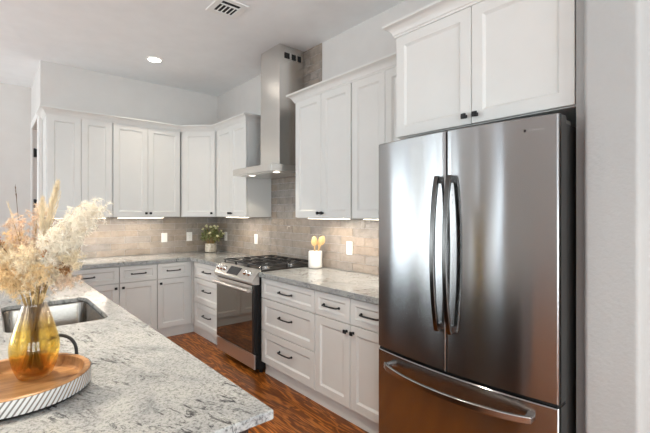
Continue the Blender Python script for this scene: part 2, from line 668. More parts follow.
def holed_wall(name, along, plane0, plane1, a0, a1, holes, label):
    """wall slab with window openings; along = 'y' (slab in x) or 'x' (slab in y)"""
    bm = bmesh.new()

    def add(u0, u1, z0, z1):
        if u1 - u0 < 1e-4 or z1 - z0 < 1e-4:
            return
        if along == 'y':
            box(bm, plane0, plane1, u0, u1, z0, z1)
        else:
            box(bm, u0, u1, plane0, plane1, z0, z1)
    cur = a0
    for c, wd, z0, z1, _ in sorted(holes):
        add(cur, c - wd / 2, 0, CEIL)
        add(c - wd / 2, c + wd / 2, 0, z0)
        add(c - wd / 2, c + wd / 2, z1, CEIL)
        cur = c + wd / 2
    add(cur, a1, 0, CEIL)
    return struct(name, bm, W, label=label, cat='wall')


holed_wall('wall_left', 'y', ROOM_L - 0.15, ROOM_L, ROOM_F, ROOM_B, WIN_LEFT, 'window wall of the living area opposite the refrigerator')
holed_wall('wall_front', 'x', ROOM_F - 0.15, ROOM_F, ROOM_L, 0.0, WIN_FRONT, 'window wall behind the camera')

holed_wall('wall_far', 'x', ROOM_B, ROOM_B + 0.15, ROOM_L, -2.056, WIN_FAR_ADDED, 'bright far wall at the left edge, beyond the doorway')

wn = 0
for lst, side in ((WIN_LEFT, 'y'), (WIN_FRONT, 'x'), (WIN_FAR_ADDED, 'far')):  # includes the windows added for light
    for c, wd, z0, z1, _ in lst:
        wn += 1
        t = link(bpy.data.objects.new('window_%d' % wn, None))
        t['kind'] = 'structure'
        pl = ROOM_L if side == 'y' else (ROOM_F if side == 'x' else ROOM_B + 0.075)
        fb = bmesh.new()

        def fr(u0, u1, za, zb):
            if side == 'y':
                box(fb, pl - 0.09, pl + 0.015, u0, u1, za, zb)
            else:
                box(fb, u0, u1, pl - 0.09, pl + 0.015, za, zb)
        fr(c - wd / 2 - 0.06, c - wd / 2 + 0.03, z0 - 0.06, z1 + 0.06)
        fr(c + wd / 2 - 0.03, c + wd / 2 + 0.06, z0 - 0.06, z1 + 0.06)
        fr(c - wd / 2 + 0.03, c + wd / 2 - 0.03, z1 - 0.03, z1 + 0.06)
        fr(c - wd / 2 + 0.03, c + wd / 2 - 0.03, z0 - 0.06, z0 + 0.03)
        fr(c - wd / 2 + 0.03, c + wd / 2 - 0.03, (z0 + z1) / 2 - 0.02, (z0 + z1) / 2 + 0.02)
        obj('window_frame', fb, M['trim'], t)
        g0, g1 = c - wd / 2 + 0.031, c + wd / 2 - 0.031
        for za, zb in ((z0 + 0.031, (z0 + z1) / 2 - 0.021), ((z0 + z1) / 2 + 0.021, z1 - 0.031)):
            if side == 'y':
                gb_ = B(pl - 0.05, pl - 0.046, g0, g1, za, zb)
            else:
                gb_ = B(g0, g1, pl - 0.05, pl - 0.046, za, zb)
            obj('window_pane', gb_, M['pane'], t)

# return wall on the left with its cased doorway (opening y 0.13 .. 0.95)
DX = -2.056
DZ = 2.50
bm = bmesh.new()
box(bm, DX, DX + 0.12, 0.15, 0.17, 0, CEIL)
box(bm, DX, DX + 0.12, 0.95, ROOM_B, 0, CEIL)
box(bm, DX, DX + 0.12, 0.17, 0.95, DZ, CEIL)
struct('wall_side', bm, W, label='narrow white return wall left of the back cabinets', cat='wall')
d = link(bpy.data.objects.new('door_1', None))
d['kind'] = 'structure'
bm = bmesh.new()
box(bm, DX - 0.018, DX - 0.001, 0.075, 0.165, 0, DZ + 0.09)
box(bm, DX - 0.018, DX - 0.001, 0.955, 1.045, 0, DZ + 0.09)
box(bm, DX - 0.018, DX - 0.001, 0.165, 0.955, DZ, DZ + 0.09)
obj('door_casing', bm, M['trim'], d, 0.003)
obj('door_panel', B(DX + 0.045, DX + 0.085, 0.172, 0.948, 0.01, DZ - 0.003), M['jamb'], d)
for hz in (0.35, 1.56, 2.20):
    bm = bmesh.new()
    tube(bm, [(DX + 0.012, 0.90, hz - 0.055), (DX + 0.012, 0.90, hz + 0.055)], 0.011, 10)
    box(bm, DX + 0.010, DX + 0.044, 0.895, 0.947, hz - 0.05, hz + 0.05)
    obj('door_hinge', bm, M['black'], d)

# stub wall right of the refrigerator, bullnosed corners
SX = -0.70
bm = prism(bmesh.new(), rrect(SX, 0.05, -4.926, -4.748, 0.016, 5), 0, CEIL)
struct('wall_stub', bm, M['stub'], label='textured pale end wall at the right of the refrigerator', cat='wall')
struct('baseboard_right', B(SX - 0.014, SX, -4.930, -4.755, 0.0, 0.13), M['trim'])


# ------------------------------------------------------------------ tiled backsplash (a wall finish, each tile modelled in the mesh)
def tiles(name, spans, place, label):
    """spans: list of (u0, u1, z0, z1); place(u, n, z) -> point, n = distance off the wall"""
    bm = bmesh.new()
    cl = bm.loops.layers.color.new('tile_colour')
    th, tl, g = 0.0775, 0.305, 0.0022
    rnd = random.Random(name)

    def quad(ps, col, mi):
        f = bm.faces.new([bm.verts.new(p) for p in ps])
        f.material_index = mi
        for lp in f.loops:
            lp[cl] = col
    for u0, u1, z0, z1 in spans:
        c = [place(u0, 0.004, z0), place(u1, 0.004, z0), place(u1, 0.004, z1), place(u0, 0.004, z1)]
        quad(c, (1, 1, 1, 1), 1)
        nrow = int(math.ceil((z1 - 0.914) / th)) + 1
        for r in range(nrow):
            za, zb = 0.914 + r * th + g, 0.914 + (r + 1) * th
            za, zb = max(za, z0), min(zb, z1)
            if zb - za < 0.004:
                continue
            k = math.floor((u0 + (0.5 * tl if r % 2 else 0)) / tl) - 1
            while True:
                ua = k * tl - (0.5 * tl if r % 2 else 0) + g
                ub = ua + tl - g
                k += 1
                if ua >= u1:
                    break
                a, b = max(ua, u0), min(ub, u1)
                if b - a < 0.006:
                    continue
                s = rnd.uniform(0.965, 1.035)
                wm = rnd.uniform(-0.012, 0.016)
                col = (0.60 * s + wm, 0.565 * s, 0.53 * s - wm, 1)
                h = [0.0085 + rnd.uniform(-0.0007, 0.0007) for _ in range(4)]
                e = 0.002
                outer = [(a, za), (b, za), (b, zb), (a, zb)]
                inner = [(a + e, za + e), (b - e, za + e), (b - e, zb - e), (a + e, zb - e)]
                ov = [place(u, 0.004, z) for u, z in outer]
                iv = [place(u, h[i], z) for i, (u, z) in enumerate(inner)]
                quad(iv, col, 0)
                for i in range(4):
                    j = (i + 1) % 4
                    quad([ov[i], ov[j], iv[j], iv[i]], col, 0)
    o = obj(name, bm, [M['tile'], M['grout']])
    o['kind'] = 'structure'
    o['label'] = label
    o['category'] = 'tiled wall'
    return o


UB = 1.393          # underside of the wall cabinets
tiles('wall_back_tiles', [(-2.05, -0.009, 0.914, UB + 0.004)], lambda u, n, z: (u, -n, z), 'taupe glazed subway tiles on the back wall under the cabinets')
tiles('wall_right_tiles', [(0.0, 1.408, 0.914, UB + 0.004), (1.412, 2.318, 0.88, CEIL), (2.318, 3.745, 0.914, UB + 0.004)],
      lambda u, n, z: (-n, -u, z), 'grey glazed subway tiles behind range and hood up to the ceiling')


# ------------------------------------------------------------------ cabinets
BD = 0.635          # depth of the base fronts from the wall
RZ = R(-90)


def cabinet(name, label, cat, loc, rotz, Wd, D, z0, z1, fronts, group, toe=False, frame_in=0.0):
    """local x to the viewer's right along the front, y into the wall, z up; fronts at y = 0 .. 0.02"""
    t = thing(name, label, cat, loc, rotz, group)
    obj('carcass', B(0.0005, Wd - 0.0005, 0.0245, D, z0, z1), M['cab'], t)
    if toe:
        obj('toe_kick', B(0.0005, Wd - 0.0005, 0.046, 0.064, 0.0, z0 - 0.0005), M['cab'], t)
    for kind, x0, x1, za, zb, hw in fronts:
        f = obj('drawer' if kind == 'drawer' else 'door', shaker(x0, x1, za, zb), M['cab'], t)
        if kind == 'drawer':
            obj('handle', bar_pull((x0 + x1) / 2, (za + zb) / 2 if (zb - za) < 0.22 else (za + zb) / 2 + 0.02, hw), M['black'], f, smooth=40)
        elif hw:
            obj('knob', knob(*hw), M['black'], f, smooth=40)
    return t


ZD, ZT = 0.120, 0.862           # bottom and top of the base fronts
Z1, Z2 = 0.689, 0.683           # split under the top drawer
CZ = 0.872                      # underside of the worktops
e = 0.0035
# range wall, right of the range: 30 in three-drawer base, then 30 in base with two doors
BX = -BD
gb = 'grey-white shaker base cabinets'
w1 = 0.758
cabinet('drawer_cabinet', 'wide white three-drawer base cabinet right of the range', 'cabinet', (BX, -2.227, 0), RZ, w1, 0.625, 0.118, CZ - 0.002,
        [('drawer', e, w1 - e, Z1, ZT, 0.168), ('drawer', e, w1 - e, 0.404, Z2, 0.168), ('drawer', e, w1 - e, ZD, 0.398, 0.168)], gb, True)
w2 = 0.755
h = w2 / 2
cabinet('base_cabinet', 'white base cabinet with two drawers over two doors beside the refrigerator', 'cabinet', (BX, -2.985, 0), RZ, w2, 0.625, 0.118, CZ - 0.002,
        [('drawer', e, h - 0.003, Z1, ZT, 0.16), ('drawer', h + 0.003, w2 - e, Z1, ZT, 0.16),
         ('door', e, h - 0.003, ZD, Z2, (h - 0.031, 0.637)), ('door', h + 0.003, w2 - e, ZD, Z2, (h + 0.033, 0.637))], gb, True)
# between the corner and the range
w3 = 0.79
cabinet('drawer_cabinet', 'narrow white three-drawer base cabinet between corner and range', 'cabinet', (BX, -BD - 0.022, 0), RZ, w3, 0.625, 0.118, CZ - 0.002,
        [('drawer', 0.060, w3 - e, Z1, ZT, 0.185), ('drawer', 0.060, w3 - e, 0.404, Z2, 0.185), ('drawer', 0.060, w3 - e, ZD, 0.398, 0.185)], gb, True)
# back wall
by = -BD


def back_base(x0, x1, label, hinge_left=False):
    wd = x1 - x0
    cabinet('base_cabinet', label, 'cabinet', (x0, by, 0), 0, wd, 0.625, 0.118, CZ - 0.002,
            [('drawer', e, wd - e, Z1, ZT, 0.145), ('door', e, wd - e, ZD, Z2, (0.036, 0.637) if not hinge_left else (wd - 0.036, 0.637))], gb, True)


back_base(-1.029, -0.660, 'white base cabinet with drawer and door nearest the inside corner of the back wall')
back_base(-1.421, -1.029, 'white base cabinet with drawer and door, second from the inside corner')
back_base(-2.035, -1.421, 'wide white base cabinet on the back wall partly hidden by the dried flowers', True)
# blind filler in the corner
bm = bmesh.new()
box(bm, -0.6595, -0.6108, -0.6225, -0.605, 0.118, CZ - 0.002)
box(bm, -0.632, -0.6108, -0.6565, -0.6226, 0.118, CZ - 0.002)
box(bm, -0.6595, -0.571, by + 0.046, by + 0.064, 0, 0.1179)
box(bm, -0.589, -0.571, -0.6565, by + 0.0459, 0, 0.1179)
tag(obj('corner_filler', bm, M['cab']), 'narrow white filler strip in the inside corner of the base cabinets', 'filler strip')

# wall cabinets
UT = 2.457
UF = -0.330         # range wall front plane
UY = -0.352         # back wall front plane
gu = 'white shaker wall cabinets'


def wall_pair(name, label, loc, rotz, wd, D, split, kn=True, z0=UB, z1=UT, kz=1.437, k1=0.024, k2=0.026, ins=0.007):
    fr = [('door', ins, split - 0.002, z0 + 0.004, z1 - 0.004, (split - k1, kz) if kn else None),
          ('door', split + 0.002, wd - ins, z0 + 0.004, z1 - 0.004, (split + k2, kz) if kn else None)]
    return cabinet(name, label, 'cabinet', loc, rotz, wd, D, z0, z1 + 0.012, fr, gu)


wall_pair('wall_cabinet', 'two-door white wall cabinet at the left end of the back wall', (-2.035, UY, 0), 0, 0.611, -UY - 0.002, 0.307)
wall_pair('wall_cabinet', 'two-door white wall cabinet on the back wall beside the diagonal corner cabinet', (-1.423, UY, 0), 0, 0.763, -UY - 0.002, 0.376)
wall_pair('wall_cabinet', 'two-door white wall cabinet between the corner and the range hood', (UF, -0.662, 0), RZ, 0.748, -UF - 0.002, 0.384)
wall_pair('wall_cabinet', 'two-door white wall cabinet directly right of the range hood', (UF, -2.318, 0), RZ, 0.742, -UF - 0.002, 0.374)
wall_pair('wall_cabinet', 'two-door white wall cabinet running behind the refrigerator', (UF, -3.061, 0), RZ, 0.682, -UF - 0.002, 0.344)
# diagonal corner unit
pa, pb = Vector((-0.658, UY)), Vector((UF, -0.660))
dv = pb - pa
dl = dv.length
da = math.atan2(dv.y, dv.x)
t = thing('corner_wall_cabinet', 'single-door white wall cabinet set diagonally across the corner', 'cabinet', (pa.x, pa.y, 0), da, gu)
rot = Matrix.Rotation(-da, 2)


def loc2(p):
    q = rot @ (Vector(p) - pa)
    return (q.x, q.y)


nn = Vector((-math.sin(da), math.cos(da))) * 0.0205
poly = [loc2(p) for p in (pa + nn, (-0.658, -0.003), (-0.003, -0.003), (-0.003, -0.660), pb + nn)]
obj('carcass', prism(bmesh.new(), poly, UB, UT + 0.012), M['cab'], t)
dd = obj('door', shaker(0.028, dl - 0.018, UB + 0.004, UT - 0.004), M['cab'], t)
obj('knob', knob(dl - 0.056, 1.437), M['black'], dd, smooth=40)

# cabinet over the refrigerator and the panel beside it
FX = -0.630
FZ0 = 1.882
wall_pair('refrigerator_wall_cabinet', 'deep two-door white cabinet above the refrigerator', (FX, -3.752, 0), RZ, 0.946, 0.625, 0.482, True, FZ0, 2.482, 1.926, 0.030, 0.030, 0.002)
tag(obj('end_panel', B(FX + 0.004, -0.003, -4.745, -4.7005, 0.0, CEIL - 0.55), M['stub']), 'narrow end panel, greyed for shade, between the refrigerator and the textured wall', 'panel')  # white panel given the darker wall colour in place of shade


# crown mouldings
CROWN = [(-0.018, 0.0), (0.006, 0.0), (0.008, 0.010), (0.014, 0.014), (0.018, 0.026), (0.030, 0.044), (0.046, 0.054), (0.056, 0.057), (0.060, 0.061), (0.060, 0.074), (-0.018, 0.074)]


def crown(path, z, label, sc=1.0):
    pts = [Vector(p) for p in path]
    bm = bmesh.new()
    rings = []
    n = len(pts)
    for i, p in enumerate(pts):
        d1 = (pts[i] - pts[i - 1]).normalized() if i else None
        d2 = (pts[i + 1] - pts[i]).normalized() if i < n - 1 else None
        if d1 is None:
            nrm = Vector((d2.y, -d2.x))
            k = 1
        elif d2 is None:
            nrm = Vector((d1.y, -d1.x))
            k = 1
        else:
            n1, n2 = Vector((d1.y, -d1.x)), Vector((d2.y, -d2.x))
            nrm = (n1 + n2).normalized()
            k = 1 / max(0.2, nrm.dot(n1))
        rings.append([bm.verts.new((p.x + nrm.x * o * sc * k, p.y + nrm.y * o * sc * k, z + hz * sc)) for o, hz in CROWN])
    m = len(CROWN)
    for a, b in zip(rings, rings[1:]):
        for i in range(m):
            bm.faces.new((a[i], a[(i + 1) % m], b[(i + 1) % m], b[i]))
    bm.faces.new(rings[0][::-1])
    bm.faces.new(rings[-1])
    return tag(obj('crown_moulding', bm, M['cab'], smooth=30), label, 'crown moulding')


CZ0 = UT - 0.006
crown([(-2.035, -0.002), (-2.035, UY), (-0.658, UY), (UF, -0.660), (UF, -1.410), (-0.01, -1.410)], CZ0,
      'white crown moulding bending along the corner wall cabinets left of the hood', 1.0)
crown([(-0.01, -2.318), (UF, -2.318), (UF, -3.690)], CZ0, 'white crown moulding on the wall cabinets between hood and refrigerator', 1.0)
crown([(-0.27, -3.752), (FX, -3.752), (FX, -4.698)], 2.478, 'white crown moulding on the cabinet above the refrigerator', 1.0)

# ------------------------------------------------------------------ worktops
CT = 0.914
L = [(-2.05, -0.0095), (-2.05, -0.662), (-0.662, -0.662), (-0.662, -1.448), (-0.0095, -1.448), (-0.0095, -0.0095)]
tag(obj('worktop', prism(bmesh.new(), L, CZ, CT), M['granite'], None, 0.004), 'L-shaped speckled granite worktop in the far corner', 'worktop')
Rr = [(-0.662, -2.2265), (-0.662, -3.745), (-0.0095, -3.745), (-0.0095, -2.2265)]
tag(obj('worktop', prism(bmesh.new(), Rr, CZ, CT), M['granite'], None, 0.004), 'granite worktop between the range and the refrigerator', 'worktop')

# island
IX0, IX1, IY0, IY1 = -3.05, -1.930, -4.39, -1.55
IXN = -1.905        # the near end is a touch wider
sinkc = rrect(-2.430, -2.022, -3.085, -2.430, 0.055, 7)
CZI = 0.887         # the island slab is thinner
bm = slab_hole([(IX0, IY0), (IXN, IY0), (IX1, IY1), (IX0, IY1)], sinkc, CZI, CT)
tag(obj('island_worktop', bm, M['granite'], None, 0.005), 'large speckled granite island top with a sink cut-out in the foreground', 'worktop')
t = thing('kitchen_island', 'dark espresso island base under the foreground granite top', 'island', ((IX0 + IX1) / 2, (IY0 + IY1) / 2, 0))
hx, hy = (IX1 - IX0) / 2 - 0.022, (IY1 - IY0) / 2 - 0.03
bm = bmesh.new()
zt = CZI - 0.001
box(bm, -hx + 0.02, hx - 0.02, -hy + 0.02, -hy + 0.04, 0.10, zt)
box(bm, -hx + 0.02, hx - 0.02, hy - 0.04, hy - 0.02, 0.10, zt)
box(bm, -hx + 0.02, -hx + 0.04, -hy + 0.04, hy - 0.04, 0.10, zt)
box(bm, hx - 0.04, hx - 0.02, -hy + 0.04, hy - 0.04, 0.10, zt)
box(bm, -hx + 0.04, hx - 0.04, -hy + 0.04, hy - 0.04, 0.10, 0.12)
obj('carcass', bm, M['espresso'], t)
bm = bmesh.new()
box(bm, -hx + 0.08, hx - 0.08, -hy + 0.08, hy - 0.08, 0, 0.0995)
obj('toe_kick', bm, M['espresso'], t)
nd = 5
for i in range(nd):
    a = -hy + 0.02 + i * (2 * hy - 0.04) / nd
    b = a + (2 * hy - 0.04) / nd
    bm = shaker(a + 0.003, b - 0.003, 0.105, zt - 0.008)
    bmesh.ops.transform(bm, matrix=Matrix.Translation((hx, 0, 0)) @ Matrix.Rotation(R(90), 4, 'Z'), verts=bm.verts)
    f = obj('door', bm, M['espresso'], t)
    bm = knob(b - 0.04, 0.78)
    bmesh.ops.transform(bm, matrix=Matrix.Translation((hx, 0, 0)) @ Matrix.Rotation(R(90), 4, 'Z'), verts=bm.verts)
    obj('knob', bm, M['black'], f)
bm = shaker(-hx + 0.025, hx - 0.025, 0.105, zt - 0.004)
bmesh.ops.transform(bm, matrix=Matrix.Translation((0, -hy, 0)), verts=bm.verts)
obj('end_panel', bm, M['espresso'], t)

# undermount sink
t = thing('kitchen_sink', 'undermount stainless steel sink set into the island top', 'sink', (-2.226, -2.7575, 0.6755))
bm = bmesh.new()
prof = [(0.020, 0.210, 0.0), (-0.004, 0.210, 0.0), (-0.006, 0.204, 0.0), (-0.010, 0.03, 0.0), (-0.022, 0.008, 0.0), (-0.045, 0.0, 0.0)]
rings = []
for off, z, _ in prof:
    rr = rrect(-0.204 - off, 0.204 + off, -0.3275 - off, 0.3275 + off, 0.055 + max(off, -0.03), 7)
    rings.append([bm.verts.new((x, y, z)) for x, y in rr])
for a, b in zip(rings, rings[1:]):
    for k in range(len(a)):
        bm.faces.new((a[k], a[(k + 1) % len(a)], b[(k + 1) % len(a)], b[k]))
bm.faces.new(rings[-1])
bs = obj('basin', bm, M['sinksteel'], t, smooth=45)
md = bs.modifiers.new('thick', 'SOLIDIFY')
md.thickness = 0.0015
md.offset = 1
obj('drain', lathe(bmesh.new(), [(0.045, 0.001), (0.045, 0.004), (0.036, 0.005), (0.034, 0.002)], 28), M['chrome'], t, smooth=40)

# ------------------------------------------------------------------ range hood
t = thing('range_hood', 'stainless chimney range hood over the gas range', 'range hood', (0, -1.845, 0))
bm = bmesh.new()
y0, y1 = -0.366, 0.378
box(bm, -0.520, -0.012, y0, y1, 1.828, 1.894)
obj('canopy', bm, M['hoodsteel'], t, 0.002)
bm = bmesh.new()
box(bm, -0.318, -0.012, -0.198, 0.152, 1.895, 2.55)
box(bm, -0.3165, -0.012, -0.1965, 0.1505, 2.55, CEIL - 0.001)
ch = obj('chimney', bm, M['hoodsteel'], t, 0.0015)
for xa, xb in ((-0.258, -0.196), (-0.170, -0.120), (-0.096, -0.054)):
    bm = B(xa, xb, -0.1985, -0.1960, 2.972, 3.030)
    for k in range(3):
        box(bm, xa, xb, -0.1995, -0.1985, 2.980 + k * 0.018, 2.984 + k * 0.018)
    obj('vent_slot', bm, M['dark'], ch)
obj('filter', B(-0.46, -0.06, y0 + 0.05, y1 - 0.05, 1.822, 1.8275), M['steel'], t)
for yy in (-0.30, 0.15):
    bm = lathe(bmesh.new(), [(0.034, 1.8225), (0.034, 1.8275)], 20, -0.42, yy)
    obj('hood_light', lathe(bmesh.new(), [(0.026, 1.8195), (0.034, 1.8215)], 20, -0.42, yy), M['hoodlamp'], t)
    bm.free()
for yy in (-0.30, 0.15):
    ld = bpy.data.lights.new('hood_lamp', 'SPOT')
    ld.energy = 5
    ld.color = (1.0, 0.86, 0.66)
    ld.spot_size = R(110)
    ld.shadow_soft_size = 0.03
    o = link(bpy.data.objects.new('hood_lamp', ld))
    o.location = (-0.42, -1.845 + yy, 1.812)

# ------------------------------------------------------------------ gas range
RY0, RY1 = -2.219, -1.457       # right, left
RW = RY1 - RY0
t = thing('gas_range', 'stainless slide-in gas range with black grates under the hood', 'range', (-0.66, RY1, 0), RZ)
# local: x right along the front 0..RW, y into the wall, z up
obj('body', B(0.002, RW - 0.002, 0.0, 0.640, 0.045, 0.908), M['black'], t)
for x in (0.05, RW - 0.05):
    for y in (0.06, 0.58):
        obj('foot', lathe(bmesh.new(), [(0.018, 0.0), (0.018, 0.0445)], 12, x, y), M['black'], t)
# control panel: slanted wedge across the top front
bm = bmesh.new()
sec = [(-0.005, 0.798), (-0.052, 0.802), (-0.066, 0.816), (-0.064, 0.838), (0.018, 0.930), (0.030, 0.930), (0.030, 0.9085), (0.012, 0.9085), (0.012, 0.798)]
a = [bm.verts.new((0.000, y, z)) for y, z in sec]
b = [bm.verts.new((RW, y, z)) for y, z in sec]
bm.faces.new(a)
bm.faces.new(b[::-1])
for i in range(len(sec)):
    j = (i + 1) % len(sec)
    bm.faces.new((a[i], b[i], b[j], a[j]))
cp = obj('control_panel', bm, M['panelsteel'], t, 0.003)
nrm = Vector((0, -0.080, -0.036)).normalized()      # roughly outward of the slanted face
face_n = Vector((0, -0.092, 0.082)).normalized()
up = Vector((0, 0.082, 0.092)).normalized()


def on_panel(x, s):
    return Vector((x, -0.064, 0.838)) + up * s + face_n * 0.0005


bm = bmesh.new()
c0 = on_panel(RW * 0.325, 0.018)
w_, h_ = 0.215, 0.086
ps = [c0, c0 + Vector((w_, 0, 0)), c0 + Vector((w_, 0, 0)) + up * h_, c0 + up * h_]
va = [bm.verts.new(p) for p in ps]
vb = [bm.verts.new(p + face_n * 0.002) for p in ps]
bm.faces.new(va[::-1])
bm.faces.new(vb)
for i in range(4):
    bm.faces.new((va[i], va[(i + 1) % 4], vb[(i + 1) % 4], vb[i]))
disp = obj('display', bm, M['display'], cp)


def stove_knob(x, s):
    bm = bmesh.new()
    q = Vector((0, 0, 1)).rotation_difference(face_n).to_matrix().to_4x4()
    lathe(bm, [(0.029, 0.0), (0.029, 0.004), (0.025, 0.006), (0.024, 0.028), (0.021, 0.032)], 24)
    box(bm, -0.005, 0.005, -0.022, 0.022, 0.032, 0.037)
    bmesh.ops.transform(bm, matrix=Matrix.Translation(on_panel(x, s)) @ q, verts=bm.verts)
    return bm


for x in (0.050, 0.118, 0.186, RW - 0.175, RW - 0.095):
    obj('control_knob', stove_knob(x, 0.060), M['chrome'], cp, smooth=40)
# oven door with window, handle; drawer
od = obj('oven_door', B(0.006, RW - 0.006, -0.036, -0.001, 0.185, 0.792), M['black'], t, 0.003)
obj('top_trim', B(0.0065, RW - 0.0425, -0.0415, -0.0365, 0.7235, 0.790), M['steel'], od, 0.001)
obj('oven_window', B(0.007, RW - 0.042, -0.040, -0.0365, 0.190, 0.722), M['ovenglass'], od, 0.001)
obj('door_edge', B(RW - 0.0415, RW - 0.006, -0.0395, -0.0365, 0.186, 0.785), M['black'], od)
bm = bmesh.new()
tube(bm, [(0.030, -0.082, 0.750), (RW - 0.030, -0.082, 0.750)], 0.019, 14, True, 0, (1.0, 0.8))
for x in (0.045, RW - 0.045):
    tube(bm, [(x, -0.037, 0.750), (x, -0.080, 0.750)], 0.012, 10)
obj('oven_handle', bm, M['steel'], od, smooth=40)
dw = obj('drawer', B(0.006, RW - 0.006, -0.024, -0.001, 0.050, 0.178), M['black'], t)
obj('drawer_front', B(0.006, RW - 0.006, -0.036, -0.0245, 0.050, 0.178), M['steel'], dw, 0.002)
# cooktop, burners, grates
ck = obj('cooktop', B(-0.004, RW + 0.004, 0.031, 0.645, 0.9085, 0.924), M['black'], t, 0.002)
for bx, byy, br in ((0.16, 0.17, 0.045), (0.16, 0.47, 0.036), (RW / 2, 0.32, 0.052), (RW - 0.16, 0.17, 0.050), (RW - 0.16, 0.47, 0.036)):
    bb = obj('burner', lathe(bmesh.new(), [(br + 0.012, 0.9245), (br + 0.012, 0.930), (br, 0.934), (br, 0.942)], 28, bx, byy), M['chrome'], t, smooth=40)
    obj('burner_cap', lathe(bmesh.new(), [(br - 0.006, 0.9425), (br - 0.004, 0.950), (br - 0.012, 0.953)], 28, bx, byy), M['iron'], bb, smooth=40)
gw = (RW - 0.03) / 3
for gi in range(3):
    gx0 = 0.015 + gi * gw + 0.003
    gx1 = gx0 + gw - 0.006
    gx = (gx0 + gx1) / 2
    bm = bmesh.new()
    zt0, zt1 = 0.954, 0.966
    box(bm, gx0, gx0 + 0.012, 0.035, 0.622, zt0, zt1)
    box(bm, gx1 - 0.012, gx1, 0.035, 0.622, zt0, zt1)
    for yy in (0.035, 0.320, 0.610):
        box(bm, gx0 + 0.012, gx1 - 0.012, yy, yy + 0.012, zt0, zt1)
    for yy in (0.17, 0.47):
        box(bm, gx0 + 0.012, gx - 0.03, yy - 0.005, yy + 0.005, zt0, zt1 + 0.003)
        box(bm, gx + 0.03, gx1 - 0.012, yy - 0.005, yy + 0.005, zt0, zt1 + 0.003)
        box(bm, gx - 0.005, gx + 0.005, yy - 0.11, yy - 0.03, zt0, zt1 + 0.003)
        box(bm, gx - 0.005, gx + 0.005, yy + 0.03, yy + 0.11, zt0, zt1 + 0.003)
    for xx in (gx0 + 0.006, gx1 - 0.006):
        for yy in (0.045, 0.326, 0.612):
            box(bm, xx - 0.006, xx + 0.006, yy - 0.006, yy + 0.006, 0.9245, zt0)
    obj('grate', bm, M['iron'], t, 0.002)

# ------------------------------------------------------------------ refrigerator
FY0, FY1 = -4.690, -3.751       # right, left
FW = FY1 - FY0
t = thing('refrigerator', 'large stainless French-door refrigerator with bottom freezer', 'refrigerator', (-0.70, FY1, 0), RZ)
obj('case', B(0.012, FW - 0.004, 0.0, 0.68, 0.03, 1.800), M['case'], t, 0.004)
for x in (0.06, FW - 0.06):
    for y in (0.06, 0.6):
        obj('foot', lathe(bmesh.new(), [(0.02, 0), (0.02, 0.0295)], 12, x, y), M['black'], t)
for x in (0.05, FW - 0.05):
    obj('hinge_cover', B(x - 0.035, x + 0.035, -0.055, 0.10, 1.8005, 1.822), M['slot'], t, 0.004)


def contour(x):
    u = (x / FW) * 2 - 1
    return -0.086 - 0.040 * (1 - u * u)     # front face, bowed out across both doors


def fdoor(x0, x1, z0, z1, re=0.008, n=26):
    """door slab with bowed front and rounded vertical edges"""
    prof = []
    prof.append((x0, -0.006))
    prof.append((x0, contour(x0) + 0.026))
    prof.append((x0, contour(x0) + re))
    for k in range(1, 6):
        a = R(90 * k / 6)
        prof.append((x0 + re * (1 - math.cos(a)), contour(x0 + re) + re * (1 - math.sin(a))))
    for k in range(n + 1):
        x = x0 + re + (x1 - x0 - 2 * re) * k / n
        prof.append((x, contour(x)))
    for k in range(5, 0, -1):
        a = R(90 * k / 6)
        prof.append((x1 - re * (1 - math.cos(a)), contour(x1 - re) + re * (1 - math.sin(a))))
    prof.append((x1, contour(x1) + re))
    prof.append((x1, contour(x1) + 0.026))
    prof.append((x1, -0.006))
    bm = bmesh.new()
    rows = []
    zs = [(z0, 0.004), (z0 + 0.004, 0.0), (z1 - 0.004, 0.0), (z1, 0.004)]
    for z, ins in zs:
        rows.append([bm.verts.new((x, min(y + ins, -0.006), z)) for x, y in prof])
    for a, b in zip(rows, rows[1:]):
        for k in range(len(a) - 1):
            bm.faces.new((a[k], a[k + 1], b[k + 1], b[k])).material_index = 1 if k in (0, len(a) - 2) else 0
        bm.faces.new((a[-1], a[0], b[0], b[-1])).material_index = 1
    bm.faces.new(rows[0][::-1])
    bm.faces.new(rows[-1])
    return bm


XS = 0.4655                     # split between the doors
SPL = 0.680
doors = []
for x0, x1 in ((0.0, XS - 0.003), (XS + 0.003, FW)):
    f = obj('door', fdoor(x0, x1, SPL, 1.826), [M['fridge'], M['case']], t, smooth=35)
    doors.append(f)
fz = obj('freezer_drawer', fdoor(0.0, FW, 0.075, SPL - 0.014), [M['fridge'], M['case']], t, smooth=35)
obj('gap_shade_strip', B(XS - 0.0025, XS + 0.0025, contour(XS) + 0.006, -0.006, SPL + 0.002, 1.824), M['dark'], t)  # near-black strips in the seams stand for the shade between the doors
obj('gap_shade_strip', B(0.004, FW - 0.004, contour(0) + 0.010, -0.006, SPL - 0.0135, SPL - 0.0005), M['dark'], t)
obj('kick_grille', B(0.02, FW - 0.02, -0.03, -0.001, 0.012, 0.068), M['black'], t)


